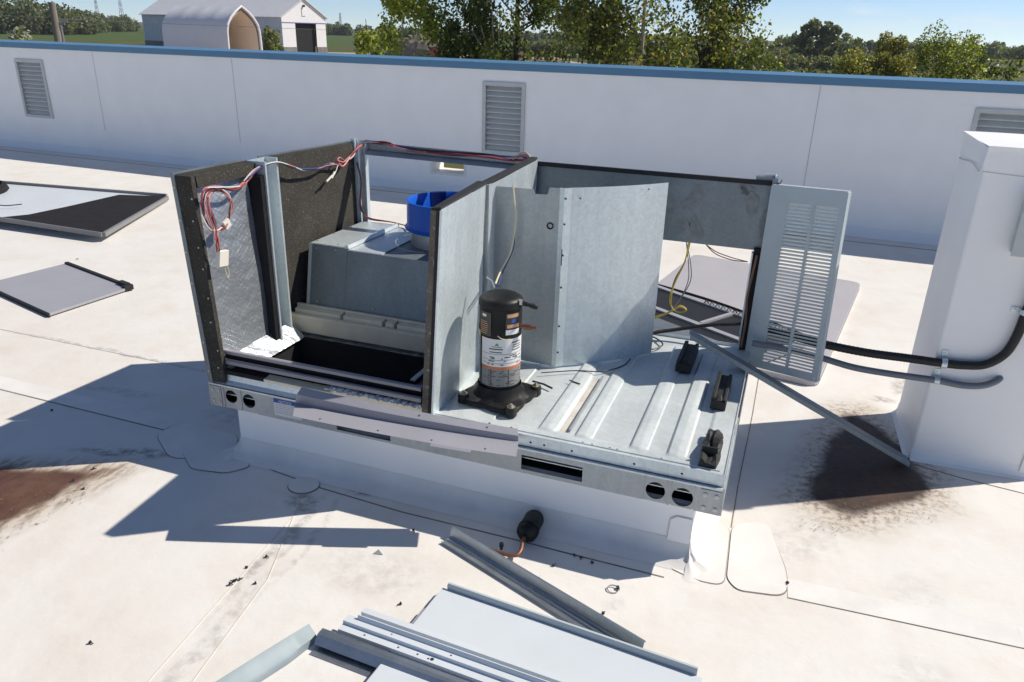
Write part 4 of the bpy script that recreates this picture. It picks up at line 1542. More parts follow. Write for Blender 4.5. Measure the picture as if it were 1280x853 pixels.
b = MB()
b.sheet([[trim_pt(u, v) for v in (0, 0.9, 1, 1.12, 1.9, 2, 2.1, 3)] for u in np.linspace(0, 1, 13)], 0.0022, (0.2, 0.7, -0.5))
b.build("strip", 'paint', tp)
b = MB()
b.sheet([[trim_pt(u, 3.0), trim_pt(u, 3.0) + Vector((0, -.012, -.006))] for u in (0.62, 0.80)], .002, (0, 1, 0))
b.build("tab", 'paint', tp)
b = MB()
for u in (.12, .38, .62, .86):
    c = trim_pt(u, 2.8) + Vector((0, 0, .0012))
    b.lathe(c, [(.0045, 0.0), (0, .0008)], 8)
for u in (.55, .86):
    b.lathe(trim_pt(u, 0.5) + Vector((0, 0, .002)), [(.0045, 0), (0, .0008)], 8)
b.build("screw_holes", 'ink', tp, kind='stuff')

# ---- free standing bent sheet
bs = thing("bent_sheet", "tall folded galvanised sheet standing loose on the pan behind the compressor", "metal sheet", uw((-0.88, 0.73, ZP)), UT)


def bsl(p):
    return (p[0] + 0.88, p[1] - 0.73, p[2] - ZP)


zb = ZP + .004
b = MB()
# left leaf, with a notch cut in its top edge
b.prism([bsl(p) for p in [(-1.255, 0.715, zb + .01), (-0.915, 0.722, zb), (-0.915, 0.722, 1.335), (-0.985, 0.720, 1.334), (-0.995, 0.7195, 1.300), (-1.055, 0.7185, 1.298), (-1.065, 0.718, 1.320), (-1.255, 0.715, 1.318)]], (0, 0.0025, 0))
b.build("sheet_leaf", 'galv_dull', bs)  # darker steel than the other leaf, painting in this side's shade
b = MB()
rows = []
N_ = 14
for j in range(6):
    t = j / 5
    row = []
    for i in range(N_ + 1):
        s = i / N_
        bulge = 0.022 * 4 * s * (1 - s)
        x = -0.885 + (0.385) * s + bulge * .68
        y = 0.745 + (0.352) * s - bulge * .73
        row.append(bsl((x, y, zb + (1.338 - zb) * t)))
    rows.append(row)
b.sheet(rows, 0.0025, (-.68, .73, 0))
b.build("sheet_leaf", 'galv', bs, smooth=True)
b = MB()
b.sheet([[bsl((-0.935, 0.7195, z)), bsl((-0.912, 0.7175, z)), bsl((-0.886, 0.742, z))] for z in (zb + .001, .7, 1.0, 1.338)], .0022, (.4, .9, 0))
b.build("sheet_fold", 'galv', bs)
b = MB()
for z in (.52, .66, .86, 1.02, 1.17, 1.29):
    b.lathe(bsl((-0.905, 0.720, z)), [(.005, 0), (.005, -.003), (0, -.004)], 8, axis='y')
for (s, z) in [(.10, 1.29), (.34, 1.30), (.72, 1.315), (.80, 1.315)]:
    b.lathe(bsl((-0.885 + .385 * s, 0.745 + .352 * s - .02, z)), [(.004, 0), (.004, -.003), (0, -.004)], 8, axis='y')
b.build("rivets", 'screw_dark', bs, kind='stuff')
b = MB()
for k, z in enumerate((1.03, 0.99)):
    b.box(*[v for pair in zip(bsl((-0.912, 0.716, z - .02)), bsl((-0.908, 0.7172, z + .02))) for v in pair])
b.build("tab_slots", 'void', bs)
b = MB()
b.tube([bsl((-0.975 + .014 * cos(a), 0.7165, 1.155 + .014 * sin(a))) for a in np.linspace(0, 2 * pi, 17)], 0.0032, 6)
b.build("grommet", 'rubber', bs)

# ---- compressor
CX, CY = -1.052, 0.292
cp = thing("compressor", "black cylindrical compressor with white label bolted on the pan", "compressor", uw((CX, CY, ZP)), UT)
R = 0.0945
b = MB()
hs = 0.505
b.lathe((0, 0, 0), [(0.0, .05), (R * .97, .05), (R * .985, .058), (R * .985, .345), (R * 1.03, .350), (R * 1.03, .362), (R * 1.0, .368), (R * 1.0, .455), (R * 1.035, .459), (R * 1.035, .478),
                    (R * .98, .490), (R * .80, .5), (R * .4, .506), (0, .508)], 48)
b.build("shell", 'black_paint', cp, smooth=True)
# base plate: rounded square dished up to the shell
b = MB()
rows = []
fd = [(0.112, -0.145), (0.143, 0.102), (-0.100, 0.140), (-0.133, -0.104)]
n = 64
for (k, z) in [(1.0, 0.012), (1.0, 0.024), (0.97, 0.030), (0.62, 0.036), (0.55, 0.060), (0.53, 0.085)]:
    row = []
    for i in range(n):
        a = 2 * pi * i / n
        a0 = atan2(fd[0][1], fd[0][0])
        c = abs(cos(2 * (a - a0)))
        rr = 0.138 + 0.044 * c ** 1.5
        if k < .7:
            rr = 0.1 + (k - .53) * 0.25
            k2 = 1
        else:
            k2 = k
        row.append((rr * k2 * cos(a), rr * k2 * sin(a), z))
    rows.append(row)
pts = [p for r in rows for p in r]
fs = [(j * n + i, j * n + (i + 1) % n, (j + 1) * n + (i + 1) % n, (j + 1) * n + i) for j in range(len(rows) - 1) for i in range(n)]
b.add(pts, fs + [tuple(range(n - 1, -1, -1))])
b.build("base_plate", 'black_paint', cp, smooth=True)
for (x, y) in fd:
    b = MB()
    b.lathe((x, y, 0), [(0, 0.001), (.025, 0.001), (.027, .008), (.0245, .016), (.027, .026), (.024, .041), (0, .043)], 18)
    f = b.build("mounting_foot", 'rubber', cp, smooth=True)
    b = MB()
    b.lathe((x, y, 0), [(.0, .044), (.012, .044), (.012, .0505), (.007, .0505), (.007, .057), (0, .057)], 6)
    b.lathe((x, y, 0), [(.019, .0425), (.019, .0448), (.0, .0448)], 16)
    b.build("bolt", 'brass', f)


def cpatch(b, a0, a1, z0, z1, r):
    b.lathe((0, 0, 0), [(r, z0), (r, z1)], max(3, int(abs(a1 - a0) / 6)), radians(a0), radians(a1))


rl = R * .985 + .0012
# angles: -70 deg faces the viewer
lab = MB()
cpatch(lab, -127, 12, 0.195, 0.325, rl)
lab.mat(1)
cpatch(lab, -127, 12, 0.182, 0.195, rl)
lab.mat(2)
cpatch(lab, -127, 12, 0.098, 0.182, rl)
lo = lab.build("data_label", ['label_white', 'label_orange', 'label_grey'], cp, smooth=True, label="white data label with an orange stripe and grey foot")
b = MB()
rp = rl + .0007
for (a0, a1, z0, z1) in [(-34, -4, .292, .296), (-34, -4, .282, .286), (-36, -6, .304, .309), (-36, -4, .270, .274), (-100, -62, .276, .281), (-98, -64, .262, .266),
                         (-120, 8, .254, .2555), (-120, 8, .226, .2275), (-120, 8, .210, .2115)]:
    cpatch(b, a0, a1, z0, z1, rp)
for k in range(30):
    a = random.uniform(-118, 0)
    z = random.choice([.246, .238, .232, .219, .203])
    cpatch(b, a, a + random.uniform(4, 11), z, z + .004, rp)
for k in range(46):
    a = random.uniform(-122, 2)
    z = .104 + .0085 * random.randint(0, 8)
    cpatch(b, a, a + random.uniform(6, 16), z, z + .003, rp)
cpatch(b, -94, -92, .098, .182, rp)
cpatch(b, -46, -44, .098, .182, rp)
b.build("label_print", 'ink', lo, kind='stuff')
b = MB()
b.add([((rp + .0003) * cos(radians(a)), (rp + .0003) * sin(radians(a)), z) for a, z in [(-84, .296), (-72, .296), (-78, .308)]], [(0, 1, 2)])
cpatch(b, -92, -64, .288, .291, rp + .0003)
b.build("label_emblem", 'label_green', lo)
b = MB()
cpatch(b, -132, -94, 0.352 - .015, 0.445, R * 1.034 + .0012)
lo2 = b.build("upper_label", 'label_dark', cp, smooth=True)
b = MB()
cpatch(b, -121, -108, 0.424, 0.436, R * 1.034 + .002)
b.build("label_emblem", 'label_white', lo2)
b = MB()
for k in range(7):
    cpatch(b, -129, -98 - random.uniform(0, 8), .346 + .009 * k, .349 + .009 * k, R * 1.034 + .002)
b.build("label_print", 'label_tan', lo2, kind='stuff')
rq = R * 1.034 + .0012
b = MB()
cpatch(b, -57, -14, 0.346, 0.446, rq)
lo3 = b.build("warning_label", 'ink', cp, smooth=True)
b = MB()
cpatch(b, -53, -18, 0.425, 0.441, rq + .0008)
cpatch(b, -53, -18, 0.378, 0.394, rq + .0008)
b.mat(1)
cpatch(b, -56, -16, 0.347, 0.370, rq + .0008)
b.mat(2)
cpatch(b, -41, -28, 0.401, 0.417, rq + .0008)
b.build("label_print", ['label_tan', 'label_white', 'label_blue'], lo3, smooth=True, kind='stuff')
b = MB()
cpatch(b, -152, -136, 0.12, 0.345, rl)
b.mat(1)
cpatch(b, -152, -136, 0.32, 0.345, rl + .0006)
b.build("side_label", ['label_grey', 'label_yellow'], cp, smooth=True)
b = MB()
P = [(rq * 1.02 * cos(radians(a)), rq * 1.02 * sin(radians(a)), z) for a, z in [(-76, .345), (-66, .332), (-54, .327), (-44, .328)]]
b.tube(smooth_path(P), .0024, 5)
b.build("seal_wire", 'wire_cream', cp)
# suction and discharge stubs
b = MB()
b.tube([(.085, -.01, .478), (.106, -.008, .478), (.125, -.006, .474)], .011, 10)
b.tube([(.125, -.006, .474), (.150, -.004, .470), (.170, -.002, .464)], [.008, .0125, .0085], 10)
b.build("discharge_stub", 'rubber', cp, smooth=True)
b = MB()
b.tube([(.085, -.012, .372), (.115, -.010, .372)], .010, 10)
b.tube([(.115, -.010, .372), (.145, -.008, .372)], .014, 10)
b.tube([(.145, -.008, .372), (.168, -.006, .371)], .008, 10)
b.build("suction_stub", 'copper', cp, smooth=True)
b = MB()
b.lathe((.097, -.02, .487), [(0, -.012), (.009, -.012), (.009, .008), (0, .012)], 10)
b.build("terminal", 'screw', cp)
b = MB()
b.tube([(-.06, .07, .50), (-.075, .075, .53), (-.10, .07, .545)], .005, 6)
b.build("lifting_lug", 'galv_dull', cp)

# ---- long bar from the pan down to the roof
br = thing("loose_bar", "narrow grey metal bar sloping from the pan to the roof", "metal bar", uw((0.83, 1.215, 0.0)), UT)
A_, B_ = Vector((-0.304 - .83, 1.011 - 1.215, 0.612)), Vector((0.0, 0.0, 0.022))
d_ = (B_ - A_)
n_ = Vector((d_.y, -d_.x, 0)).normalized()
b = MB()
u_ = Vector((0, 0, 1)).cross(d_).normalized()
b.sheet([[A_ + d_ * t + u_ * o + Vector((0, 0, z)) for (o, z) in ((-.042, -.010), (-.038, .012), (-.034, .014), (.030, .014), (.034, .010), (.036, -.014))] for t in np.linspace(0, 1, 7)], .002, (0, 0, -1))
b.build("channel", 'galv_dark', br)

# ================================================================== CHASE BOX AND CONDUITS
chase = thing("pipe_chase", "tall white membrane-wrapped pipe chase box beside the unit", "pipe chase", (0.88, 3.92, 0))
b = MB()
b.box(0, 0.57, 0, 0.55, -0.01, 1.575)
b.build("chase_body", 'membrane', chase, bevel=0.012)
b = MB()
b.sheet([[(x, y, 1.58 + .012 * sin(3 * x + 2 * y)) for x in np.linspace(-0.008, 0.58, 8)] for y in np.linspace(-0.012, 0.56, 6)], .006, (0, 0, -1))
b.build("chase_top", 'membrane', chase, smooth=True)
b = MB()
rows = [[(x, -0.004 - .002 * sin(9 * x + 2 * k), 1.585 - .055 * k - .012 * sin(6 * x) * (k == 2)) for x in np.linspace(-0.006, 0.575, 14)] for k in range(3)]
b.sheet(rows, .003, (0, 1, 0))
b.build("chase_cap_flap", 'membrane', chase, smooth=True)
b = MB()
rows = [[(-0.004 - .012 * sin(5 * y + k) * k * .4, y, 1.585 - .055 * k + .012 * sin(9 * y) * (k == 2)) for y in np.linspace(-0.008, 0.55, 10)] for k in range(3)]
b.sheet(rows, .003, (1, 0, 0))
b.build("chase_cap_flap", 'membrane', chase, smooth=True)
b = MB()
b.sheet([[(x, -0.0055 - .002 * sin(9 * x + 4), z - .012 * sin(6 * x)) for x in np.linspace(-0.006, 0.575, 14)] for z in (1.476, 1.472)], .002, (0, 1, 0))
b.sheet([[(-0.012 - .009 * sin(5 * y + 2), y, z + .012 * sin(9 * y)) for y in np.linspace(-0.008, 0.55, 10)] for z in (1.476, 1.471)], .002, (1, 0, 0))
b.build("cap_crease", 'seam_pale', chase)
b = MB()
b.prism([(0.0, 0.0 - d * .35, z * .7) for d, z in pf], (0.57, 0, 0))
b.build("chase_flashing", 'membrane', chase, smooth=True)
b = MB()
b.prism([(0.0 - d * .35, 0.0, z * .7) for d, z in pf], (0, 0.55, 0))
b.build("chase_flashing", 'membrane', chase, smooth=True)
b = MB()
b.mat(1)
b.add([(0.485, -0.0035, 0.03), (0.49, -0.0035, 0.14), (0.52, -0.0035, 0.175), (0.568, -0.0035, 0.18), (0.568, -0.0035, 0.03)], [(0, 4, 3, 2, 1)])
b.mat(0)
b.add([(0.490, -0.0045, 0.03), (0.495, -0.0045, 0.138), (0.523, -0.0045, 0.171), (0.568, -0.0045, 0.176), (0.568, -0.0045, 0.03)], [(0, 4, 3, 2, 1)])
b.build("membrane_patch", ['membrane', 'seam_pale'], chase)
# junction box on the chase
jb = thing("junction_box", "grey metal junction box on the white chase face", "junction box", (1.178, 3.916, 1.108))
b = MB()
b.box(-0.115, 0.14, -0.055, -0.002, 0.02, 0.30)
b.build("box_body", 'vent', jb, bevel=.004)
b = MB()
b.box(-0.122, 0.147, -0.062, -0.056, 0.012, 0.308)
b.build("box_cover", 'vent', jb, bevel=.003)

ck = thing("black_conduit", "black ribbed conduit running from the chase to the unit post", "conduit", (0.90, 3.885, 0.556))
b = MB()
path = [uw((-0.05, 1.37, 0.575)), uw((0.10, 1.30, 0.585)), uw((0.30, 1.25, 0.575)), (0.55, 3.87, 0.563), (0.75, 3.885, 0.558), (0.90, 3.888, 0.557), (1.00, 3.89, 0.560),
        (1.09, 3.89, 0.580), (1.155, 3.89, 0.645), (1.182, 3.89, 0.74), (1.192, 3.89, 0.86), (1.20, 3.89, 0.96), (1.21, 3.885, 1.13)]
P = smooth_path(path, 22)
rs = [0.0205 + 0.0014 * (i % 2) for i in range(len(P))]
b.tube([Vector(p) - Vector((0.90, 3.885, 0.556)) for p in P], rs, 10)
b.build("conduit_tube", 'rubber', ck, smooth=True)
for (x, z, vert) in [(0.915, 0.557, False), (1.192, 0.86, True)]:
    b = MB()
    c = Vector((x - .90, .003, z - .556))
    if not vert:
        b.lathe(c, [(.024, -.012), (.0255, -.012), (.0255, .012), (.024, .012)], 16, axis='x')
        b.box(c.x - .012, c.x + .012, .028, .032, c.z + .018, c.z + .058)
        b.lathe((c.x, .028, c.z + .042), [(.006, 0), (.006, -.004), (0, -.005)], 8, axis='y')
    else:
        b.lathe(c, [(.024, -.012), (.0255, -.012), (.0255, .012), (.024, .012)], 16, axis='z')
        b.box(c.x - .058, c.x - .018, .028, .032, c.z - .012, c.z + .012)
        b.lathe((c.x - .042, .028, c.z), [(.006, 0), (.006, -.004), (0, -.005)], 8, axis='y')
    b.build("pipe_strap", 'galv', ck, smooth=True)
gk = thing("grey_conduit", "smooth grey conduit running from the chase to the unit base", "conduit", (0.90, 3.89, 0.462))
b = MB()
path = [uw((-0.005, 1.25, 0.52)), uw((0.15, 1.25, 0.515)), uw((0.32, 1.26, 0.495)), (0.52, 3.87, 0.475), (0.70, 3.885, 0.463), (0.90, 3.893, 0.461), (1.02, 3.89, 0.456), (1.10, 3.888, 0.470), (1.15, 3.895, 0.497), (1.175, 3.925, 0.508)]
b.tube([Vector(p) - Vector((0.90, 3.89, 0.462)) for p in smooth_path(path, 10)], 0.0165, 12)
b.build("conduit_tube", 'conduit_grey', gk, smooth=True)
b = MB()
b.lathe((0.005, .003, -.001), [(.0175, -.012), (.0190, -.012), (.0190, .012), (.0175, .012)], 16, axis='x')
b.box(-.007, .017, .022, .0265, .014, .052)
b.lathe((.005, .022, .036), [(.006, 0), (.006, -.004), (0, -.005)], 8, axis='y')
b.build("pipe_strap", 'galv', gk, smooth=True)

# ================================================================== LOOSE PARTS ON THE ROOF
# ---- filter drier with copper tail
fd_ = thing("filter_drier", "black filter drier canister with a bent copper tube lying by the curb", "filter drier", (-0.76, 2.58, 0.0))
b = MB()
b.lathe((0, 0, 0.052), [(0, -.085), (.012, -.085), (.014, -.072), (.034, -.066), (.044, -.052), (.046, -.040), (.043, -.038), (.043, .058), (.036, .074), (.016, .084), (.010, .088), (.010, .108), (0, .108)], 28, axis='y')
b.build("canister", 'black_paint', fd_, smooth=True)
b = MB()
b.lathe((0, 0, 0.052), [(.0445, -.03), (.047, -.03), (.047, -.022), (.0445, -.022)], 28, axis='y')
b.build("band", 'rubber', fd_, smooth=True)
b = MB()
b.tube(smooth_path([(0, -.08, .052), (.004, -.12, .048), (.010, -.155, .042), (.002, -.182, .036), (-.03, -.192, .034), (-.08, -.190, .034), (-.125, -.186, .034)]), .0085, 10)
b.build("copper_tube", 'copper', fd_, smooth=True)
b = MB()
b.lathe((-.07, -.168, .034), [(.0, .0), (.006, .0), (.006, .012), (.0095, .014), (.0095, .03), (0, .032)], 10)
b.build("service_valve", 'black_paint', fd_)

# ---- channel rail lying diagonally
cr1 = thing("channel_rail", "long galvanised channel rail lying diagonally under the pale panel's edge", "metal rail", (-1.08, 2.43, 0.0), atan2(-0.36, 0.87))
b = MB()
prof = [(0.040, 0.042), (0.036, 0.052), (0.029, 0.052), (0.026, 0.044), (0.018, 0.012), (0.011, 0.004), (0.006, 0.004), (0.003, 0.012), (-0.001, 0.012), (-0.004, 0.004), (-0.026, 0.003), (-0.029, 0.010), (-0.036, 0.012)]
b.sheet([[(x, d, z) for (d, z) in prof] for x in np.linspace(0, 0.955, 4)], .002, (0, 0, -1))
b.build("channel", 'galv_rail', cr1)
b = MB()
for i in range(9):
    b.lathe((0.05 + .105 * i, -0.012, 0.0032), [(.0045, 0), (0, .0006)], 8)
b.build("screw_holes", 'void', cr1, kind='stuff')

# ---- painted panel in the foreground
pp = thing("access_panel", "large pale painted access panel lying flat nearest the camera", "metal panel", (-0.96, 2.115, 0.0), radians(-5.5))
b = MB()
b.sheet([[(x, y, 0.032 + .003 * sin(2.2 * x + 1) * (1 + .5 * sin(3 * y))) for x in np.linspace(0, 0.985, 10)] for y in np.linspace(0, -0.78, 8)], .002, (0, 0, -1))
b.build("panel_face", 'paint_white', pp, smooth=True)
b = MB()
b.prism([(0.02, 0.001, 0.030), (0.02, 0.0, 0.050), (0.02, 0.006, 0.0575), (0.02, 0.016, 0.056), (0.02, 0.023, 0.044), (0.02, 0.023, 0.006), (0.02, 0.003, 0.006)], (0.945, 0, 0))
b.build("panel_lip", 'louver', pp)  # blue-grey instead of the panel's white, painting in the lip's shade
b = MB()
b.box(-0.003, -0.0005, -0.78, -0.03, 0.005, 0.032)
b.box(-0.012, -0.003, -0.42, -0.12, 0.005, 0.028)
b.build("panel_side", 'paint_grey', pp)


# ---- stack of painted rails
def zrail(name, label, x, y, rz, length, prof, m, z0=0.0, holes=()):
    t = thing(name, label, "metal rail", (x, y, 0), rz, "rails stacked in the foreground")
    b = MB()
    b.sheet([[(s, d, z0 + z) for (d, z) in prof] for s in np.linspace(0, length, 4)], .0022, (0, 0, -1))
    b.build("rail_profile", m, t)
    if holes:
        b = MB()
        for (s, d, z, r) in holes:
            b.lathe((s, d, z0 + z), [(r, 0), (0, .0008)], 10)
        b.build("screw_holes", 'ink', t, kind='stuff')
    return t


RZ = radians(-4.0)
zrail("painted_rail", "pale painted rail resting on the access panel, farthest of the stack", -1.160, 1.862, RZ, 1.3,
      [(0.020, 0.058), (-0.006, 0.060), (-0.0075, 0.046), (-0.022, 0.044), (-0.0225, 0.062), (-0.026, 0.062), (-0.036, 0.036)], 'paint_white', 0.012)
zrail("painted_rail", "pale painted rail with screw holes, middle of the stack", -1.205, 1.822, RZ, 1.3,
      [(0.020, 0.044), (-0.014, 0.046), (-0.016, 0.034), (-0.021, 0.033), (-0.046, 0.034), (-0.048, 0.022)], 'paint_white', 0.014,
      [(.10, -.032, .034, .0038), (.235, -.032, .034, .0038), (.31, -.032, .034, .0038), (.352, -.034, .034, .0038), (.365, -.031, .034, .007), (.19, .0, .0455, .003), (.42, 0, .0455, .0035)])
zrail("galvanised_rail", "galvanised channel rail on edge, nearest of the stack", -1.262, 1.735, RZ, 1.4,
      [(0.030, 0.044), (0.026, 0.048), (0.010, 0.049), (-0.004, 0.047), (-0.026, 0.022), (-0.022, 0.018), (0.006, 0.010), (0.012, 0.003), (-0.055, 0.003)], 'galv_rail', 0.0)
# ---- bent corner channel
bc = thing("corner_channel", "bent galvanised corner channel pointing to the lower left", "metal rail", (-1.295, 1.752, 0.0), atan2(-0.30, -0.125))
b = MB()
rows = []
for t in np.linspace(0, 1, 30):
    s = 0.62 * t
    k = 0.0012 * sin(7 * t)
    rows.append([(s, -0.052, 0.016 + k), (s, -0.026, 0.044 + k), (s, -0.022, 0.050 + k), (s, 0.030 - .01 * max(0, .2 - t) * 5, 0.024), (s, 0.040 - .015 * max(0, .2 - t) * 5, 0.004)])
b.sheet(rows, .002, (0, 0, -1))
b.build("channel", 'galv_blue', bc, smooth=True)
b = MB()
for s in (.05, .16, .29, .42):
    b.lathe((s, -0.040, .0292), [(.005, 0), (0, .001)], 8)
b.build("screw_holes", 'patch', bc, kind='stuff')

# ---- lids and panels scattered behind and left
lp = thing("grey_lid_panel", "smooth grey lid panel lying flat behind the unit at the right", "metal panel", (-0.82, 6.10, 0.0), 0)
b = MB()
P = rounded([Vector((-0.21, -1.14, 0)), Vector((1.26, -1.47, 0)), Vector((1.677, 0.896, 0)), Vector((0.204, 1.237, 0))], .09)
n = len(P)
b.add([p + Vector((0, 0, .04)) for p in P] + [p for p in P], [tuple(range(n))] + [(i, n + i, n + (i + 1) % n, (i + 1) % n) for i in range(n)])
b.build("lid_sheet", 'paint_greyb', lp)
b = MB()
P2 = [p + Vector((0, 0, .0)) for p in P]
b.add([p * 1.002 + Vector((0, 0, .006)) for p in P2] + [p * 1.002 + Vector((0, 0, .0005)) for p in P2], [(i, n + i, n + (i + 1) % n, (i + 1) % n) for i in range(n)])
b.build("lid_hem", 'paint', lp)

lg = thing("small_grey_panel", "small grey painted panel with a black gasket edge lying at far left", "metal panel", (-5.70, 4.735, 0.0))
q = [Vector((0, 0, 0)), Vector((0.977, -0.294, 0)), Vector((0.915, -0.961, 0)), Vector((-0.10, -0.66, 0))]
b = MB()
b.prism([p + Vector((0, 0, .012)) for p in q][::-1], (0, 0, .02))
b.build("panel_face", 'paint_grey', lg)
b = MB()
d = (q[1] - q[0]).normalized()
nn = Vector((-d.y, d.x, 0))
b.hexa([q[0] + nn * .0, q[1], q[1] + nn * .03, q[0] + nn * .03], [p + Vector((0, 0, .045)) for p in (q[0], q[1], q[1] + nn * .03, q[0] + nn * .03)])
b.obox(q[1] + Vector((-.07, .035, .035)), d * .06, nn * .02, (0, 0, .025))
b.obox(q[1] + Vector((-.01, .01, .03)), d * .02, nn * .035, (0, 0, .02))
b.build("panel_gasket", 'gasket', lg)
b = MB()
d3 = (q[3] - q[2])
b.hexa([q[2] + Vector((0, -.012, 0)), q[2], q[3], q[3] + Vector((0, -.012, 0))], [p + Vector((0, 0, .028)) for p in (q[2] + Vector((0, -.012, 0)), q[2], q[3], q[3] + Vector((0, -.012, 0)))])
b.build("panel_edge", 'gasket', lg)

fl = thing("fan_top_panel", "upturned insulated top panel with round fan opening at the far left edge", "metal panel", (-6.06, 5.50, 0.0))


def flp(x, y, z):
    return Vector((x + 6.06, y - 5.50, z))


A0, B0, C0, D0 = flp(-9.4, 5.56, .12), flp(-6.06, 5.505, .085), flp(-6.86, 7.24, .05), flp(-9.6, 6.75, .10)
b = MB()
b.hexa([A0 - Vector((0, 0, .012)), B0 - Vector((0, 0, .012)), C0 - Vector((0, 0, .012)), D0 - Vector((0, 0, .012))], [A0, B0, C0, D0])
b.build("panel_face", 'paint_white', fl)


def bil(u, v, w=0.0):
    p = (A0 * (1 - u) + B0 * u) * (1 - v) + (D0 * (1 - u) + C0 * u) * v
    return p + Vector((0, 0, w))


b = MB()
b.add([bil(.60, .0, .006), bil(1.0, .0, .006), bil(1.0, 1.0, .006), bil(.80, .93, .006), bil(.715, .45, .006), bil(.66, .15, .006)], [tuple(range(6))])
b.add([bil(.60, .0, .0), bil(1.0, .0, .0), bil(1.0, 0, .006), bil(.60, 0, .006)], [(0, 1, 2, 3)])
b.build("insulation_mat", 'insul_black', fl)
b = MB()


def edge(p0, p1, h0, h1, t, ins):
    d = (p1 - p0).normalized()
    nn = Vector((-d.y, d.x, 0)) * t * ins
    b.hexa([p0 + Vector((0, 0, h0)), p1 + Vector((0, 0, h0)), p1 + nn + Vector((0, 0, h0)), p0 + nn + Vector((0, 0, h0))],
           [p0 + Vector((0, 0, h1)), p1 + Vector((0, 0, h1)), p1 + nn + Vector((0, 0, h1)), p0 + nn + Vector((0, 0, h1))])


edge(A0, B0, -.035, .010, .015, -1)
edge(B0, C0, -.035, .008, .03, -1)
edge(C0, D0, -.02, .030, .03, -1)
b.build("panel_rim", 'rim', fl)
b = MB()
cc = flp(-9.02, 6.16, .105)
b.lathe(cc, [(.62, 0), (.60, .05), (.56, .07), (.55, .0)], 40)
b.build("fan_opening_ring", 'insul_black', fl, smooth=True)
b = MB()
b.tube(smooth_path([flp(-8.25, 5.75, .13), flp(-8.0, 5.83, .135), flp(-7.86, 5.83, .135), flp(-7.72, 5.86, .13), flp(-7.64, 5.98, .13)]), .006, 5)
b.build("loose_wire", 'wire_black', fl)

# ---- condenser coil lying behind the unit
co = thing("condenser_coil", "black finned condenser coil in a pale frame lying behind the unit", "coil", (-0.38, 5.20, 0.0), radians(-33))
b = MB()
b.box(-1.1, 0.62, -0.40, 0.40, 0.062, 0.105)
b.build("fin_block", 'fin', co)
b = MB()
for y in (0.385, -0.02, -0.40):
    b.box(-1.12, 0.64, y, y + .045, 0.055, 0.118)
b.box(0.621, 0.645, -0.39, 0.38, 0.055, 0.116)
b.box(0.02, 0.05, 0.026, 0.384, 0.106, 0.122)
b.build("coil_frame", 'paint_grey', co)
b = MB()
b.box(-1.1, 0.60, -0.34, -0.14, 0.106, 0.112)
b.build("coil_baffle", 'galv_dark', co)
tb = []
for i in range(16):
    b = MB()
    x0 = -0.22 + i * 0.052
    b.tube([(x0 + .018 * cos(a), 0.41 + .0 + .0 * a, 0.112 + .022 * sin(a)) for a in np.linspace(0, pi, 7)], .0055, 6)
    b.build("return_bend", 'copper' if i % 5 == 0 else 'galv_dull', co, smooth=True)
b = MB()
b.tube(smooth_path([(-1.0, .44, .10), (-.3, .47, .12), (.2, .46, .12), (.60, .45, .11)]), .012, 8)
b.build("header_pipe", 'black_paint', co, smooth=True)

# ---- hardware
ring = thing("hose_clamp", "open wire clamp ring lying on the roof near the front seam", "clamp", (-0.355, 2.373, 0.0), .4)
b = MB()
b.tube([(.021 * cos(a), .019 * sin(a), .006 + .003 * sin(a)) for a in np.linspace(.4, 2 * pi + .1, 22)], .0022, 6)
b.build("clamp_ring", 'screw', ring, smooth=True)
b = MB()
b.obox((.021, .006, .006), (.005, 0, 0), (0, .008, 0), (0, 0, .005))
b.build("clamp_screw", 'screw_dark', ring)
tri = MB()
tri.prism([(-.020, -.012, .001), (.020, -.004, .001), (-.012, .020, .001)], (0, 0, .002))
t_ = tri.build("metal_offcut", 'galv_dull')
t_.location = (-1.305, 2.248, 0)
tag(t_, "small triangular metal offcut lying alone on the sunny roof", "metal offcut")


def screw_mesh():
    b = MB()
    b.lathe((0, 0, .0055), [(0, -.004), (.0055, -.004), (.0055, 0), (.0085, .0005), (.0085, .002), (0, .0022)], 8, axis='x')
    b.tube([(-.004, 0, .0055), (-.016, 0, .0042), (-.019, 0, .0038)], [.003, .0026, .0005], 6)
    return b


sp = [(-1.745, 1.873), (-1.743, 1.892), (-1.737, 1.902), (-1.728, 1.911), (-1.657, 1.916), (-1.747, 1.977), (-1.716, 2.063), (-1.085, 2.011), (-1.997, 1.458),
      (-0.610, 2.428), (-0.636, 2.325), (-0.361, 2.231), (-1.239, 2.435), (-3.562, 2.697), (-2.879, 2.321), (-2.783, 2.174), (-2.881, 2.208), (0.287, 2.657), (-5.80, 4.95), (-0.55, 2.52), (-0.52, 2.512), (-0.468, 2.50)]
ROW = "one of four dark screws bunched in a short row on the sunlit roof"
SCREW_LABELS = [ROW, ROW, ROW, ROW, "dark screw just right of the bunched row of four screws", "dark screw just above the bunched row of four screws",
                "dark screw closest to the unit's shadow, uppermost by the bunched row", "dark screw alone on clean roof left of the pale panel's corner", "dark screw alone near the bottom left of the roof",
                "screw at the shadow edge just right of the copper tube", "screw on sunlit roof between channel rail and curb shadow", "screw beside the right end of the diagonal channel rail",
                "screw at the shadow's edge left of the diagonal channel rail", "small screw inside the big shadow at far left", "screw on the top edge of the brown mud stain",
                "screw at the right rim of the brown mud stain", "screw lying in the middle of the brown mud stain", "screw at the outer corner of the rounded roof patch right of the curb",
                "screw just beyond the small grey panel at far left", "leftmost of three screws in the shade below the unit's right half", "middle of three screws in the shade below the unit's right half",
                "rightmost of three screws in the shade below the unit's right half"]
s0 = None
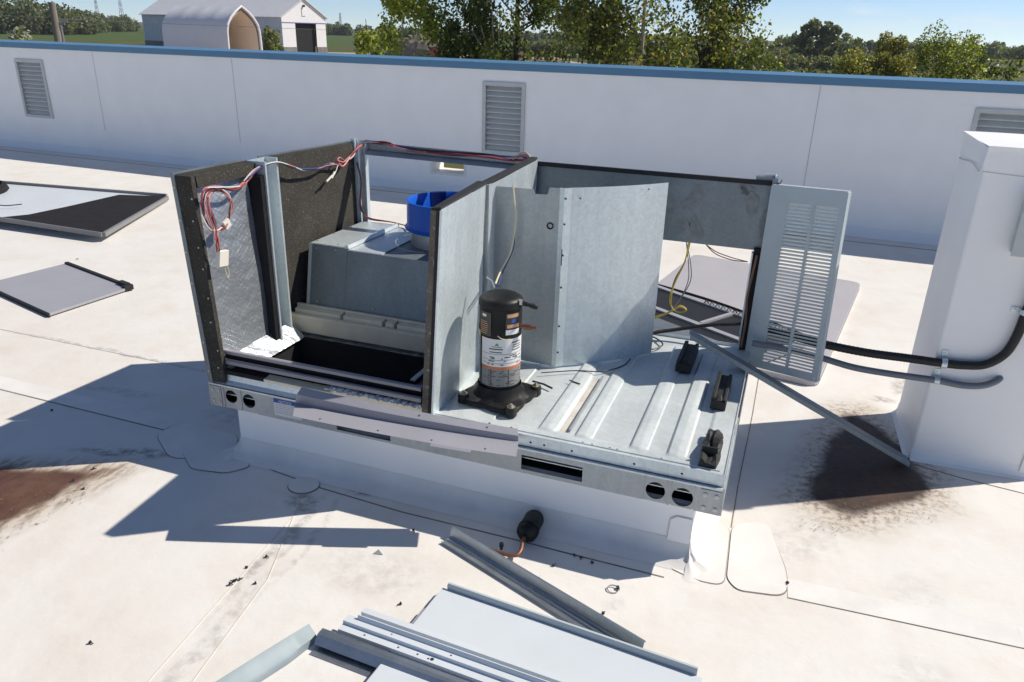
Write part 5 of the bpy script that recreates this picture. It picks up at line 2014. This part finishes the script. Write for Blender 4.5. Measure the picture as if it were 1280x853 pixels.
for i, (x, y) in enumerate(sp):
    if s0 is None:
        s0 = screw_mesh().build("loose_screw", 'screw_dark', smooth=True)
        o = s0
    else:
        o = s0.copy()
        col.objects.link(o)
    o.location = (x, y, 0.002)
    o.rotation_euler = (0, random.uniform(-.25, .1), random.uniform(0, 6.28))
    o.scale = (0.8, 0.8, 0.8)
    tag(o, SCREW_LABELS[i], "screw", "loose screws scattered on the roof")

# ================================================================== FAR BUILDINGS
def unit2(x, y):
    n = math.hypot(x, y)
    return Vector((x / n, y / n, 0))


lx, wx = unit2(-.97, .25), unit2(.25, .97)
barn = thing("barn", "large white metal barn with gabled roof and tall dark doorway", "barn", (-90.16, 129.75, -3.0), 0)
BL, BW, EH, PH = 44.0, 10.9, 6.45, 9.55


def bn(s, t, z):
    return lx * s + wx * t + Vector((0, 0, z))


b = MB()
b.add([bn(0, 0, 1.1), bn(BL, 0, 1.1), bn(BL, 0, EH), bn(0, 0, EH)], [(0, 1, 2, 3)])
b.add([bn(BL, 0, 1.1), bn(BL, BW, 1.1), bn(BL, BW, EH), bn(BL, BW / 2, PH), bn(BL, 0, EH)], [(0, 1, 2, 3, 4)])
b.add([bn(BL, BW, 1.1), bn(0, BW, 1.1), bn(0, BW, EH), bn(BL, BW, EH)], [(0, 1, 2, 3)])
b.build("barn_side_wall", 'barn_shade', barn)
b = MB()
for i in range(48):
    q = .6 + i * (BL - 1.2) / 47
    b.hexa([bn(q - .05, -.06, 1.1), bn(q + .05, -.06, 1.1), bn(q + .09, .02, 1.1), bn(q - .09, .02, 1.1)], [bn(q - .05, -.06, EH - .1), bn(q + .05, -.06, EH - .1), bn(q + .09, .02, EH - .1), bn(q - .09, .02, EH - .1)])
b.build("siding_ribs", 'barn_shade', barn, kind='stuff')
b = MB()
D0_, D1_, DH = 3.2, 8.4, 5.30
b.add([bn(0, 0, 1.1), bn(0, D0_, 1.1), bn(0, D0_, DH), bn(0, 0, DH)], [(3, 2, 1, 0)])
b.add([bn(0, D1_, 1.1), bn(0, BW, 1.1), bn(0, BW, DH), bn(0, D1_, DH)], [(3, 2, 1, 0)])
b.add([bn(0, 0, DH), bn(0, BW, DH), bn(0, BW, EH), bn(0, BW / 2, PH), bn(0, 0, EH)], [(4, 3, 2, 1, 0)])
b.build("barn_gable", 'barn', barn)
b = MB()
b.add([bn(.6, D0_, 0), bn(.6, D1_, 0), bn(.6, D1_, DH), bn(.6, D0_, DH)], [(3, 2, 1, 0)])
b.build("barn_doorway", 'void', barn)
b = MB()
b.hexa([bn(-.05, 0, DH), bn(-.05, BW, DH), bn(.05, BW, DH), bn(.05, 0, DH)], [bn(-.05, 0, DH + .14), bn(-.05, BW, DH + .14), bn(.05, BW, DH + .14), bn(.05, 0, DH + .14)])
b.build("barn_trim", 'purple', barn)
b = MB()
for (t0, t1) in ((0, D0_), (D1_, BW)):
    b.hexa([bn(-.1, t0, 0), bn(-.1, t1, 0), bn(.2, t1, 0), bn(.2, t0, 0)], [bn(-.1, t0, 1.1), bn(-.1, t1, 1.1), bn(.2, t1, 1.1), bn(.2, t0, 1.1)])
b.hexa([bn(0.2, -.1, 0), bn(BL, -.1, 0), bn(BL, .2, 0), bn(.2, .2, 0)], [bn(.2, -.1, 1.1), bn(BL, -.1, 1.1), bn(BL, .2, 1.1), bn(.2, .2, 1.1)])
b.build("barn_foundation", 'barn_base', barn)
b = MB()
for side in (0, 1):
    t0, t1 = (-.45, BW / 2) if side == 0 else (BW + .45, BW / 2)
    z0 = EH - .45 * (PH - EH) / (BW / 2)
    b.add([bn(-.35, t0, z0), bn(BL + .3, t0, z0), bn(BL + .3, t1, PH + .06), bn(-.35, t1, PH + .06)], [(0, 1, 2, 3) if side == 0 else (3, 2, 1, 0)])
rf = b.build("barn_roof", 'barn_roof', barn, solid=0.1)
b = MB()
for i in range(60):
    s = i * BL / 59
    z0 = EH - .45 * (PH - EH) / (BW / 2)
    b.hexa([bn(s - .05, -.45, z0 + .005), bn(s + .05, -.45, z0 + .005), bn(s + .05, BW / 2, PH + .07), bn(s - .05, BW / 2, PH + .07)],
           [bn(s - .03, -.45, z0 + .09), bn(s + .03, -.45, z0 + .09), bn(s + .03, BW / 2, PH + .155), bn(s - .03, BW / 2, PH + .155)])
b.build("roof_ribs", 'barn_roof', rf, kind='stuff')
b = MB()
b.obox(bn(-.2, BW / 2, PH - 1.2), lx * .25, wx * .12, (0, 0, .18))
b.build("gable_lamp", 'wire_black', barn)
b = MB()
b.obox(bn(-.06, BW / 2, PH - 2.4), lx * .05, wx * .45, (0, 0, .55))
b.build("gable_hatch", 'barn', barn)

sh = thing("fabric_shelter", "white fabric garage shelter with pointed arch opening and tan inside", "shelter", (-69.52, 87.82, -3.0))
SL, SW = 14.0, 5.4
arch = [(0, 0), (0.06, 1.8), (0.12, 4.0), (0.35, 4.9), (0.95, 5.75), (1.75, 6.45), (2.7, 7.08), (3.65, 6.45), (4.45, 5.75), (5.05, 4.9), (5.28, 4.0), (5.34, 1.8), (5.4, 0)]
b = MB()
rows = []
for s in np.linspace(0, SL, 25):
    sag = 1 - .016 * abs(sin(s / SL * pi * 4.0)) ** .8
    rows.append([lx * s + wx * (2.7 + (t - 2.7) * (sag if 1.2 < z < 6.9 else 1)) + Vector((0, 0, z * (sag if z > 4.5 else 1))) for (t, z) in arch])
b.sheet(rows)
cov = b.build("cover", 'fabric', sh, smooth=True)
b = MB()
rows = [[lx * s + wx * (2.7 + (t - 2.7) * .90) + Vector((0, 0, z * .93)) for (t, z) in arch] for s in (.15, SL - .2)]
b.sheet(rows)
b.add([lx * (SL - .15) + wx * (2.7 + (t - 2.7) * .90) + Vector((0, 0, z * .93)) for (t, z) in arch], [tuple(range(len(arch)))])
b.build("lining", 'fabric_in', sh)
b = MB()
b.tube([lx * -.02 + wx * t + Vector((0, 0, z)) for (t, z) in arch], .17, 8)
b.build("front_arch", 'fabric', sh, smooth=True)
for zz in (2.6, 4.6, 5.6):
    b = MB()
    ww = .35 if zz < 5 else .85
    b.tube([lx * 9 + wx * ww + Vector((0, 0, zz)), lx * 9 + wx * (SW - ww) + Vector((0, 0, zz))], .05, 5)
    b.build("brace", 'wood', sh)
b = MB()
b.tube([lx * 9 + wx * 2.2 + Vector((0, 0, 0)), lx * 9 + wx * 1.7 + Vector((0, 0, 6))], .05, 5)
b.build("brace", 'wood', sh)

# red shed, brown trailer, rubble heap
rs_ = thing("red_shed", "small faded red shed seen beside the light green tree", "shed", (-45.6, 100.1, -3.0))
b = MB()
b.obox((0, 0, 1.3), (.75, .3, 0), (-.3, .75, 0), (0, 0, 1.3))
b.build("shed_wall", 'red_paint', rs_)
b = MB()
b.obox((0, 0, 2.72), (.9, .36, 0.1), (-.36, .9, 0), (0, 0, .06))
b.build("shed_roof", 'rubble', rs_)
b = MB()
b.obox((-.2, -.85, 1.0), (.32, .12, 0), (-.01, .03, 0), (0, 0, .95))
b.build("shed_door", 'brown_paint', rs_)
tlr = thing("farm_trailer", "rusty brown farm trailer with orange frame behind the dark poplar", "trailer", (-29.9, 84.8, -3.0))
b = MB()
b.hexa([(-1.3, -.7, 1.2), (1.3, -.7, 1.2), (1.3, .9, 1.2), (-1.3, .9, 1.2)], [(-1.5, -.9, 2.9), (1.5, -.9, 2.9), (1.5, 1.1, 2.9), (-1.5, 1.1, 2.9)])
b.build("trailer_box", 'brown_paint', tlr)
b = MB()
b.box(-1.6, 2.2, -.5, .7, .95, 1.19)
b.build("trailer_frame", 'orange_paint', tlr)
for sx in (-.8, .8):
    for sy in (-.75, .85):
        b = MB()
        b.lathe((sx, sy, .48), [(.2, -.12), (.48, -.12), (.48, .12), (.2, .12), (.2, -.12)], 16, axis='y')
        b.build("wheel", 'rubber', tlr, smooth=True)
hp = MB()
rows = []
for j in range(14):
    row = []
    for i in range(22):
        u, v = i / 21, j / 13
        e = max(0, 1 - ((u - .5) / .5) ** 2) * max(0, 1 - ((v - .5) / .5) ** 2)
        row.append((-71 + 13 * u, 131 + 8 * v, -3.02 + 4.0 * e ** .7 + random.uniform(-.25, .25) * (e > .02)))
    rows.append(row)
hp.sheet(rows)
h_ = hp.build("rubble_heap", 'rubble')
tag(h_, "grey brown heap of rubble on the sandy yard", "rubble heap")
ph = MB()
rows = []
for j in range(9):
    row = []
    for i in range(17):
        u, v = i / 16, j / 8
        e = max(0, 1 - ((u - .5) / .5) ** 2) * max(0, 1 - ((v - .5) / .5) ** 2)
        row.append((-30 + 12 * u, 78 + 4 * v, -3.02 + 2.6 * e ** .7 + random.uniform(-.2, .2) * (e > .02)))
    rows.append(row)
ph.sheet(rows)
tag(ph.build("sand_heap", 'sand'), "pale sand heap glimpsed through the poplars", "sand heap")

# ---- utility poles, wires, masts
up = thing("utility_pole", "weathered leaning wooden pole above the parapet at far left", "pole", (-33.6, 29.95, -3.0))
b = MB()
b.tube([(0, 0, 0), (0.03, 0.03, 2.9), (0.06, 0.06, 5.70)], [.19, .17, .15], 12)
b.build("pole_shaft", 'wood', up, smooth=True)
b = MB()
b.obox((.2, .15, 4.75), (.18, .13, 0), (-.03, .04, 0), (0, 0, .05))
b.build("pole_bracket", 'wire_grey', up)
tp2 = thing("metal_post", "thin dark metal post just right of the leaning wooden pole", "post", (-44.55, 40.2, -3.0))
b = MB()
b.tube([(0, 0, 0), (0, 0, 4.9)], .09, 8)
b.build("post_shaft", 'wire_grey', tp2)
b = MB()
b.obox((.1, .1, 4.85), (.22, .2, 0), (-.05, .06, 0), (0, 0, .1))
b.build("post_head", 'wire_grey', tp2)
pw = MB()
for dz in (0, .0):
    pts = []
    ax, ay, az = -34.96, 28.34, 2.05
    seq = [(-36.5, 26.6, 2.10), (-34.96, 28.34, 2.04), (-33.5, 30.0, 1.98), (-47.96, 50.99, 1.86), (-93.94, 176.56, 0.9)]
    pw.tube(seq, .022, 5)
tag(pw.build("overhead_wire", 'wire_grey'), "thin pale overhead wire sagging across the fields at left", "overhead wire")
for i, (x, y, h, lab) in enumerate([(-645, 627, 27, "faint lattice mast on the horizon, left of the pair"), (-630, 642, 33, "faint lattice mast on the horizon, right and taller of the pair"), (-462.5, 772, 18, "short faint lattice mast behind the trees right of the barn")]):
    t = thing("lattice_mast", lab, "mast", (x, y, -3.0), 0, "distant lattice masts")
    b = MB()
    w0 = 1.6
    cs = [(-1, -1), (1, -1), (1, 1), (-1, 1)]
    for k in range(4):
        b.tube([(cs[k][0] * w0, cs[k][1] * w0, 0), (cs[k][0] * .3, cs[k][1] * .3, h)], .16, 4)
    b.build("legs", 'conduit_grey', t)
    b = MB()
    for j in range(6):
        f0, f1 = j / 6, (j + 1) / 6
        for k in range(4):
            k2 = (k + 1) % 4
            a, c = w0 - (w0 - .3) * f0, w0 - (w0 - .3) * f1
            b.tube([(cs[k][0] * a, cs[k][1] * a, h * f0), (cs[k2][0] * c, cs[k2][1] * c, h * f1)], .1, 4)
    b.build("braces", 'conduit_grey', t)


# ================================================================== VEGETATION
def leaf_cloud(centres, radii, counts, size, spread=0.5, shell=0.0, elong=1.5, droop=0.0):
    """leaf quads scattered round clump centres; returns verts, faces arrays"""
    Cs = []
    for c, r, k in zip(centres, radii, counts):
        d = rng.normal(size=(k, 3))
        d /= np.linalg.norm(d, axis=1)[:, None]
        q = rng.random(k) ** (1 / 3.0) if shell == 0 else (shell + (1 - shell) * rng.random(k))
        Cs.append(np.asarray(c) + d * q[:, None] * np.asarray(r))
    P = np.concatenate(Cs)
    n = len(P)
    a = rng.normal(size=(n, 3))
    a[:, 2] -= droop
    a /= np.linalg.norm(a, axis=1)[:, None]
    t = rng.normal(size=(n, 3))
    w = np.cross(a, t)
    w /= np.linalg.norm(w, axis=1)[:, None] + 1e-9
    s = size * (0.65 + 0.7 * rng.random(n))[:, None]
    V = np.stack([P - a * s * elong * .5, P + w * s * .5, P + a * s * elong * .5, P - w * s * .5], 1).reshape(-1, 3)
    F = np.arange(4 * n).reshape(-1, 4)
    return V, F


def foliage(name, V, F, mats, weights, parent=None, loc=(0, 0, 0)):
    me = bpy.data.meshes.new(name)
    n, m = len(V), len(F)
    me.vertices.add(n)
    me.vertices.foreach_set('co', (V - np.asarray(loc)).astype(np.float32).ravel())
    me.loops.add(4 * m)
    me.loops.foreach_set('vertex_index', F.astype(np.int32).ravel())
    me.polygons.add(m)
    me.polygons.foreach_set('loop_start', (np.arange(m) * 4).astype(np.int32))
    for x in mats:
        me.materials.append(M[x])
    me.polygons.foreach_set('material_index', rng.choice(len(mats), m, p=np.array(weights) / sum(weights)).astype(np.int32))
    me.update(calc_edges=True)
    o = bpy.data.objects.new(name, me)
    col.objects.link(o)
    if parent:
        o.parent = parent
    return o


def poplar(label, x, y, h, width, trunk_r, mats, weights, leaves=5200, size=.068, low=1.2, lean=(0, 0), bark='bark', clumps=60, group="trees behind the parapet", forks=6, airy=.42):
    t = thing("poplar_tree", label, "tree", (x, y, -3.0), 0, group)
    b = MB()
    tips = []
    top = Vector((lean[0], lean[1], h * .93))
    trunk = [Vector((0, 0, 0)), top * .3 + Vector((random.uniform(-.1, .1), random.uniform(-.1, .1), 0)), top * .62 + Vector((random.uniform(-.15, .15), 0, 0)), top]
    b.tube(smooth_path(trunk, 5), [trunk_r * (1 - .85 * i / 15) for i in range(16)], 8)
    for k in range(forks * 3):
        f = random.uniform(.22, .9)
        p = top * f
        a = random.uniform(0, 2 * pi)
        ln = width * .5 * random.uniform(.5, 1.0) * (1.15 - .55 * f)
        q = p + Vector((cos(a) * ln, sin(a) * ln, ln * random.uniform(.5, 1.1)))
        mid = (p + q) / 2 + Vector((0, 0, -.08 * ln))
        b.tube([p, mid, q], [trunk_r * .4 * (1.1 - f), trunk_r * .25 * (1.1 - f), .008], 5)
        tips += [q, mid + (q - mid) * .5]
    b.build("trunk", bark, t, smooth=True)
    cs, rr, ct = [], [], []
    for k in range(clumps):
        if k < len(tips):
            c = tips[k]
        else:
            f = random.uniform(low / h, 1.0)
            wv = width * .5 * (0.55 + .6 * sin(pi * min(1, f * .95 + .05)))
            a = random.uniform(0, 2 * pi)
            r_ = wv * sqrt(random.random())
            c = top * f + Vector((cos(a) * r_, sin(a) * r_, 0))
        if c.z < low:
            c.z = low + random.random() * .5
        cs.append(c)
        q = width * airy * .5 * random.uniform(.45, 1.0)
        rr.append((q, q, q * 1.1))
        ct.append(int(1.15 * leaves / clumps * random.uniform(.4, 1.6)))
    V, F = leaf_cloud(cs, rr, ct, size, droop=.5)
    foliage("crown", V, F, mats, weights, t)
    return t


DK = (['lf_dark', 'lf_mid', 'lf_light'], [7, 3, 1.0])
LT = (['lf_mid', 'lf_light', 'lf_lime'], [1.5, 5, 4.5])
OL = (['lf_dark', 'lf_mid', 'lf_olive', 'lf_gold', 'lf_light'], [3, 3, 2, 1.2, 1.5])
poplar("young light green poplar with pale slender trunk right of the barn", -9.95, 19.85, 6.7, 2.5, .07, *LT, leaves=8600, low=2.0, bark='bark_pale', size=.075)
poplar("thin sapling with a bare dark stem left of the light green poplar", -11.75, 21.0, 5.6, 1.1, .05, *LT, leaves=1000, low=4.3, clumps=18, size=.09)
poplar("dark poplar with twin slim trunks beside the light green one", -8.35, 20.4, 8.2, 2.0, .10, *DK, leaves=5600, low=4.2, clumps=55)
poplar("tall dark poplar with thick trunk in front of the brown trailer", -7.1, 20.8, 8.6, 3.0, .17, *DK, leaves=7600, low=4.1, clumps=70)
poplar("slender poplar with thin bare stem between the two dark poplars", -5.85, 23.0, 8.2, 2.3, .06, *DK, leaves=4600, low=5.0, clumps=48)
poplar("dense poplar with white streaked trunk above the wall louver", -4.7, 19.6, 8.4, 2.6, .10, *OL, leaves=7000, low=2.4, clumps=70)
poplar("leafy poplar with pale upright trunk, second from the right", -3.55, 19.7, 8.4, 2.6, .12, *OL, leaves=8200, low=2.2, clumps=80, bark='bark_pale')
poplar("poplar with a slanting dark trunk and golden leaf patches", -3.0, 21.6, 8.4, 2.8, .15, *OL, leaves=8200, low=2.3, lean=(1.3, .2), clumps=80)
poplar("rightmost dark poplar leaning toward the open field", -1.75, 22.6, 7.0, 2.5, .10, *DK, leaves=7000, low=2.6, lean=(.25, .1), clumps=70)
# bare forked limbs
fk = thing("dead_sapling", "pale leafless forked sapling left of the thick dark poplar", "tree", (-7.35, 20.0, -3.0))
b = MB()
for (dx, dz) in [(-.55, 5.3), (-.2, 5.7), (.05, 5.4), (-.75, 5.0)]:
    b.tube([(0, 0, 0), (0, 0, 3.6), (dx * .5, .05, 4.5), (dx, .1, dz)], [.05, .045, .03, .012], 6)
b.build("limbs", 'bark_pale', fk, smooth=True)


def bush(label, x, y, z, rx, rz, mats, weights, n, size, name="shrub", cat="shrub", group=None, clumps=26, stem=True, ground=-3.0, twiggy=0):
    t = thing(name, label, cat, (x, y, ground), 0, group)
    cs, rr, ct = [], [], []
    for k in range(clumps):
        a, u = random.uniform(0, 2 * pi), random.random()
        r_ = rx * sqrt(u) * .95
        hh = (z - ground) * (0.18 + .82 * random.random() ** .8) * (1 - .42 * u)
        cs.append((cos(a) * r_, sin(a) * r_, hh))
        q = rx * random.uniform(.18, .42)
        rr.append((q, q, q * rz))
        ct.append(int(n / clumps * random.uniform(.5, 1.5)))
    V, F = leaf_cloud(cs, rr, ct, size)
    foliage("crown", V, F, mats, weights, t)
    if stem:
        b = MB()
        for k in range(9):
            c = Vector(cs[k])
            b.tube([(random.uniform(-.1, .1), random.uniform(-.1, .1), 0), c * .55 + Vector((0, 0, .1)), c + Vector((0, 0, .3 * twiggy))], [rx * .03, rx * .02, .01], 5)
        b.build("stems", 'bark', t)
    return t


AU = (['lf_olive', 'lf_mid', 'lf_gold', 'lf_light', 'lf_dark'], [3.5, 2.5, 2, 1.6, 2])
GR = (['lf_mid', 'lf_light', 'lf_dark', 'lf_olive'], [3, 2.2, 2, 1])
GRP = "autumn shrubs behind the wall"
bush("low golden olive shrub, leftmost of the autumn row behind the wall", 1.20, 28.2, 1.35, 1.0, 1.2, *AU, 8500, .06, group=GRP, clumps=40, twiggy=1)
bush("olive shrub with reddish tint, second in the autumn row", 2.05, 29.2, 1.90, 1.2, 1.2, *AU, 13600, .06, group=GRP, clumps=50, twiggy=1)
bush("tall olive green shrub with thin top twigs, middle of the autumn row", 3.0, 30.2, 2.35, 1.3, 1.2, *AU, 17000, .06, group=GRP, clumps=56, twiggy=1)
bush("golden brown shrub right of the tall olive shrub", 3.75, 29.6, 2.15, 1.2, 1.2, *AU, 15300, .06, group=GRP, clumps=52, twiggy=1)
bush("tallest green shrub with rounded crown at the row's right part", 4.85, 31.4, 2.62, 1.45, 1.2, *GR, 18700, .06, group=GRP, clumps=60, twiggy=1)
bush("green shrub with drooping right edge, end of the autumn row", 5.75, 32.6, 2.30, 1.25, 1.2, *GR, 13600, .06, group=GRP, clumps=46, twiggy=1)
bush("bright low shrub at the foot of the tallest green shrub", 4.75, 29.0, 1.2, .95, 1.0, *GR, 7140, .06, group=GRP, clumps=34)
bush("dark round bush standing alone at far right above the coping", 8.3, 40.0, 2.35, 1.7, 1.1, *DK, 3000, .13)
bush("silvery pale bush beside the leaning wooden pole", -42.0, 35.5, 1.35, 1.35, 1.0, ['lf_silver', 'lf_far', 'lf_mid'], [5, 2, 1.5], 4200, .16)
bush("dark green bush between the fabric shelter and the barn", -80.4, 112.5, 1.6, 1.7, 1.3, *GR, 1500, .3)
# far tree clump and thickets
FM = (['lf_far', 'lf_far2', 'lf_far3'], [4, 3, 3])
for (x, y, z, rx, lab) in [(2.2, 160, 4.7, 2.6, "left crown of the tall far tree clump beyond the field"), (4.6, 161, 5.8, 2.6, "tallest middle crown of the far tree clump"),
                           (6.2, 160, 5.3, 1.9, "right upright crown of the far tree clump"), (-1.6, 200, 3.6, 3.4, "rounded dark tree left of the far clump"), (12.2, 222, 3.0, 4.0, "low rounded tree right of the far clump")]:
    bush(lab, x, y, z, rx, 1.15, *FM, 1500, .5, name="far_tree", cat="tree", group="far trees beyond the field", clumps=22)
bush("round dark tree right of the barn on the horizon", -259, 428, 4.6, 4.0, 1.1, *FM, 700, 1.2, name="far_tree", cat="tree", group="far trees beyond the field", clumps=16)


def thicket(name, label, segs, n, size, mats, weights):
    cs, rr, ct = [], [], []
    for (x0, y0, x1, y1, h0, h1, dep, k) in segs:
        for i in range(k):
            f = random.random()
            x, y = x0 + (x1 - x0) * f, y0 + (y1 - y0) * f
            h = (h0 + (h1 - h0) * f) * random.uniform(.62, 1.0)
            r_ = h * random.uniform(.35, .6)
            dx, dy = -(y1 - y0), (x1 - x0)
            nn = math.hypot(dx, dy)
            o = random.uniform(0, dep)
            cs.append((x + dx / nn * o, y + dy / nn * o, -3 + h - r_ * .8))
            rr.append((r_ * 1.1, r_ * 1.1, r_))
            ct.append(n)
            cs.append((x + dx / nn * o, y + dy / nn * o, -3 + h * .4))
            rr.append((r_ * 1.2, r_ * 1.2, h * .42))
            ct.append(n)
    V, F = leaf_cloud(cs, rr, ct, size, shell=.55, elong=1.2)
    o = foliage(name, V, F, mats, weights)
    tag(o, label, kind='stuff')
    return o


thicket("woodland_edge", "dark woodland edge along the left field",
        [(-245, 178, -222, 203, 12.0, 10.5, 12, 26), (-224, 200, -238, 232, 9.6, 7.8, 12, 20), (-240, 226, -290, 290, 7.6, 7.4, 15, 34), (-288, 285, -300, 318, 7.4, 7.6, 15, 16),
         (-285, 272, -250, 400, 6.2, 6.6, 10, 30)], 230, .75, *FM)
thicket("distant_woods", "far wooded skyline beyond the fields",
        [(-280, 400, -180, 420, 6.4, 6.0, 20, 40), (-180, 420, -60, 430, 6.0, 5.6, 20, 44), (-60, 420, 30, 360, 5.8, 5.4, 20, 44), (30, 350, 90, 330, 5.4, 6.0, 14, 30),
         (90, 330, 200, 340, 6, 6, 20, 30)], 150, .95, *FM)
thicket("field_scrub", "low grey green scrub across the right field",
        [(-14, 118, 8, 122, 3.4, 3.0, 6, 26), (-16, 96, 4, 92, 2.3, 2.0, 5, 26), (-13, 72, 3, 76, 1.7, 1.6, 4, 22), (-22, 160, 26, 168, 3.9, 3.4, 10, 40)], 150, .38,
        ['lf_far', 'lf_far2', 'lf_olive', 'lf_far3'], [3, 3, 1.2, 2])
thicket("yard_scrub", "dull scrub round the sandy yard",
        [(-62, 172, -24, 160, 3.4, 3.4, 8, 40), (-22, 112, -14, 104, 2.6, 2.8, 6, 12), (-96, 168, -66, 160, 2.6, 2.6, 6, 20)], 80, .6,
        ['lf_far', 'lf_far3', 'lf_olive'], [3, 3, 1.5])

# ---- thin summer haze, one closed box round camera and scene
hz = bpy.data.materials.new("haze_air")
hz.use_nodes = True
for n in list(hz.node_tree.nodes):
    hz.node_tree.nodes.remove(n)
ho = hz.node_tree.nodes.new('ShaderNodeOutputMaterial')
pv = hz.node_tree.nodes.new('ShaderNodeVolumePrincipled')
pv.inputs['Color'].default_value = (0.86, 0.92, 1.0, 1)
pv.inputs['Density'].default_value = 0.0002
pv.inputs['Anisotropy'].default_value = 0.2
hz.node_tree.links.new(pv.outputs['Volume'], ho.inputs['Volume'])
M['haze_air'] = hz
b = MB()
b.box(-1650, 1650, -250, 1650, -4.5, 45)
tag(b.build("haze", 'haze_air'), "thin summer haze over the far fields", kind='stuff')
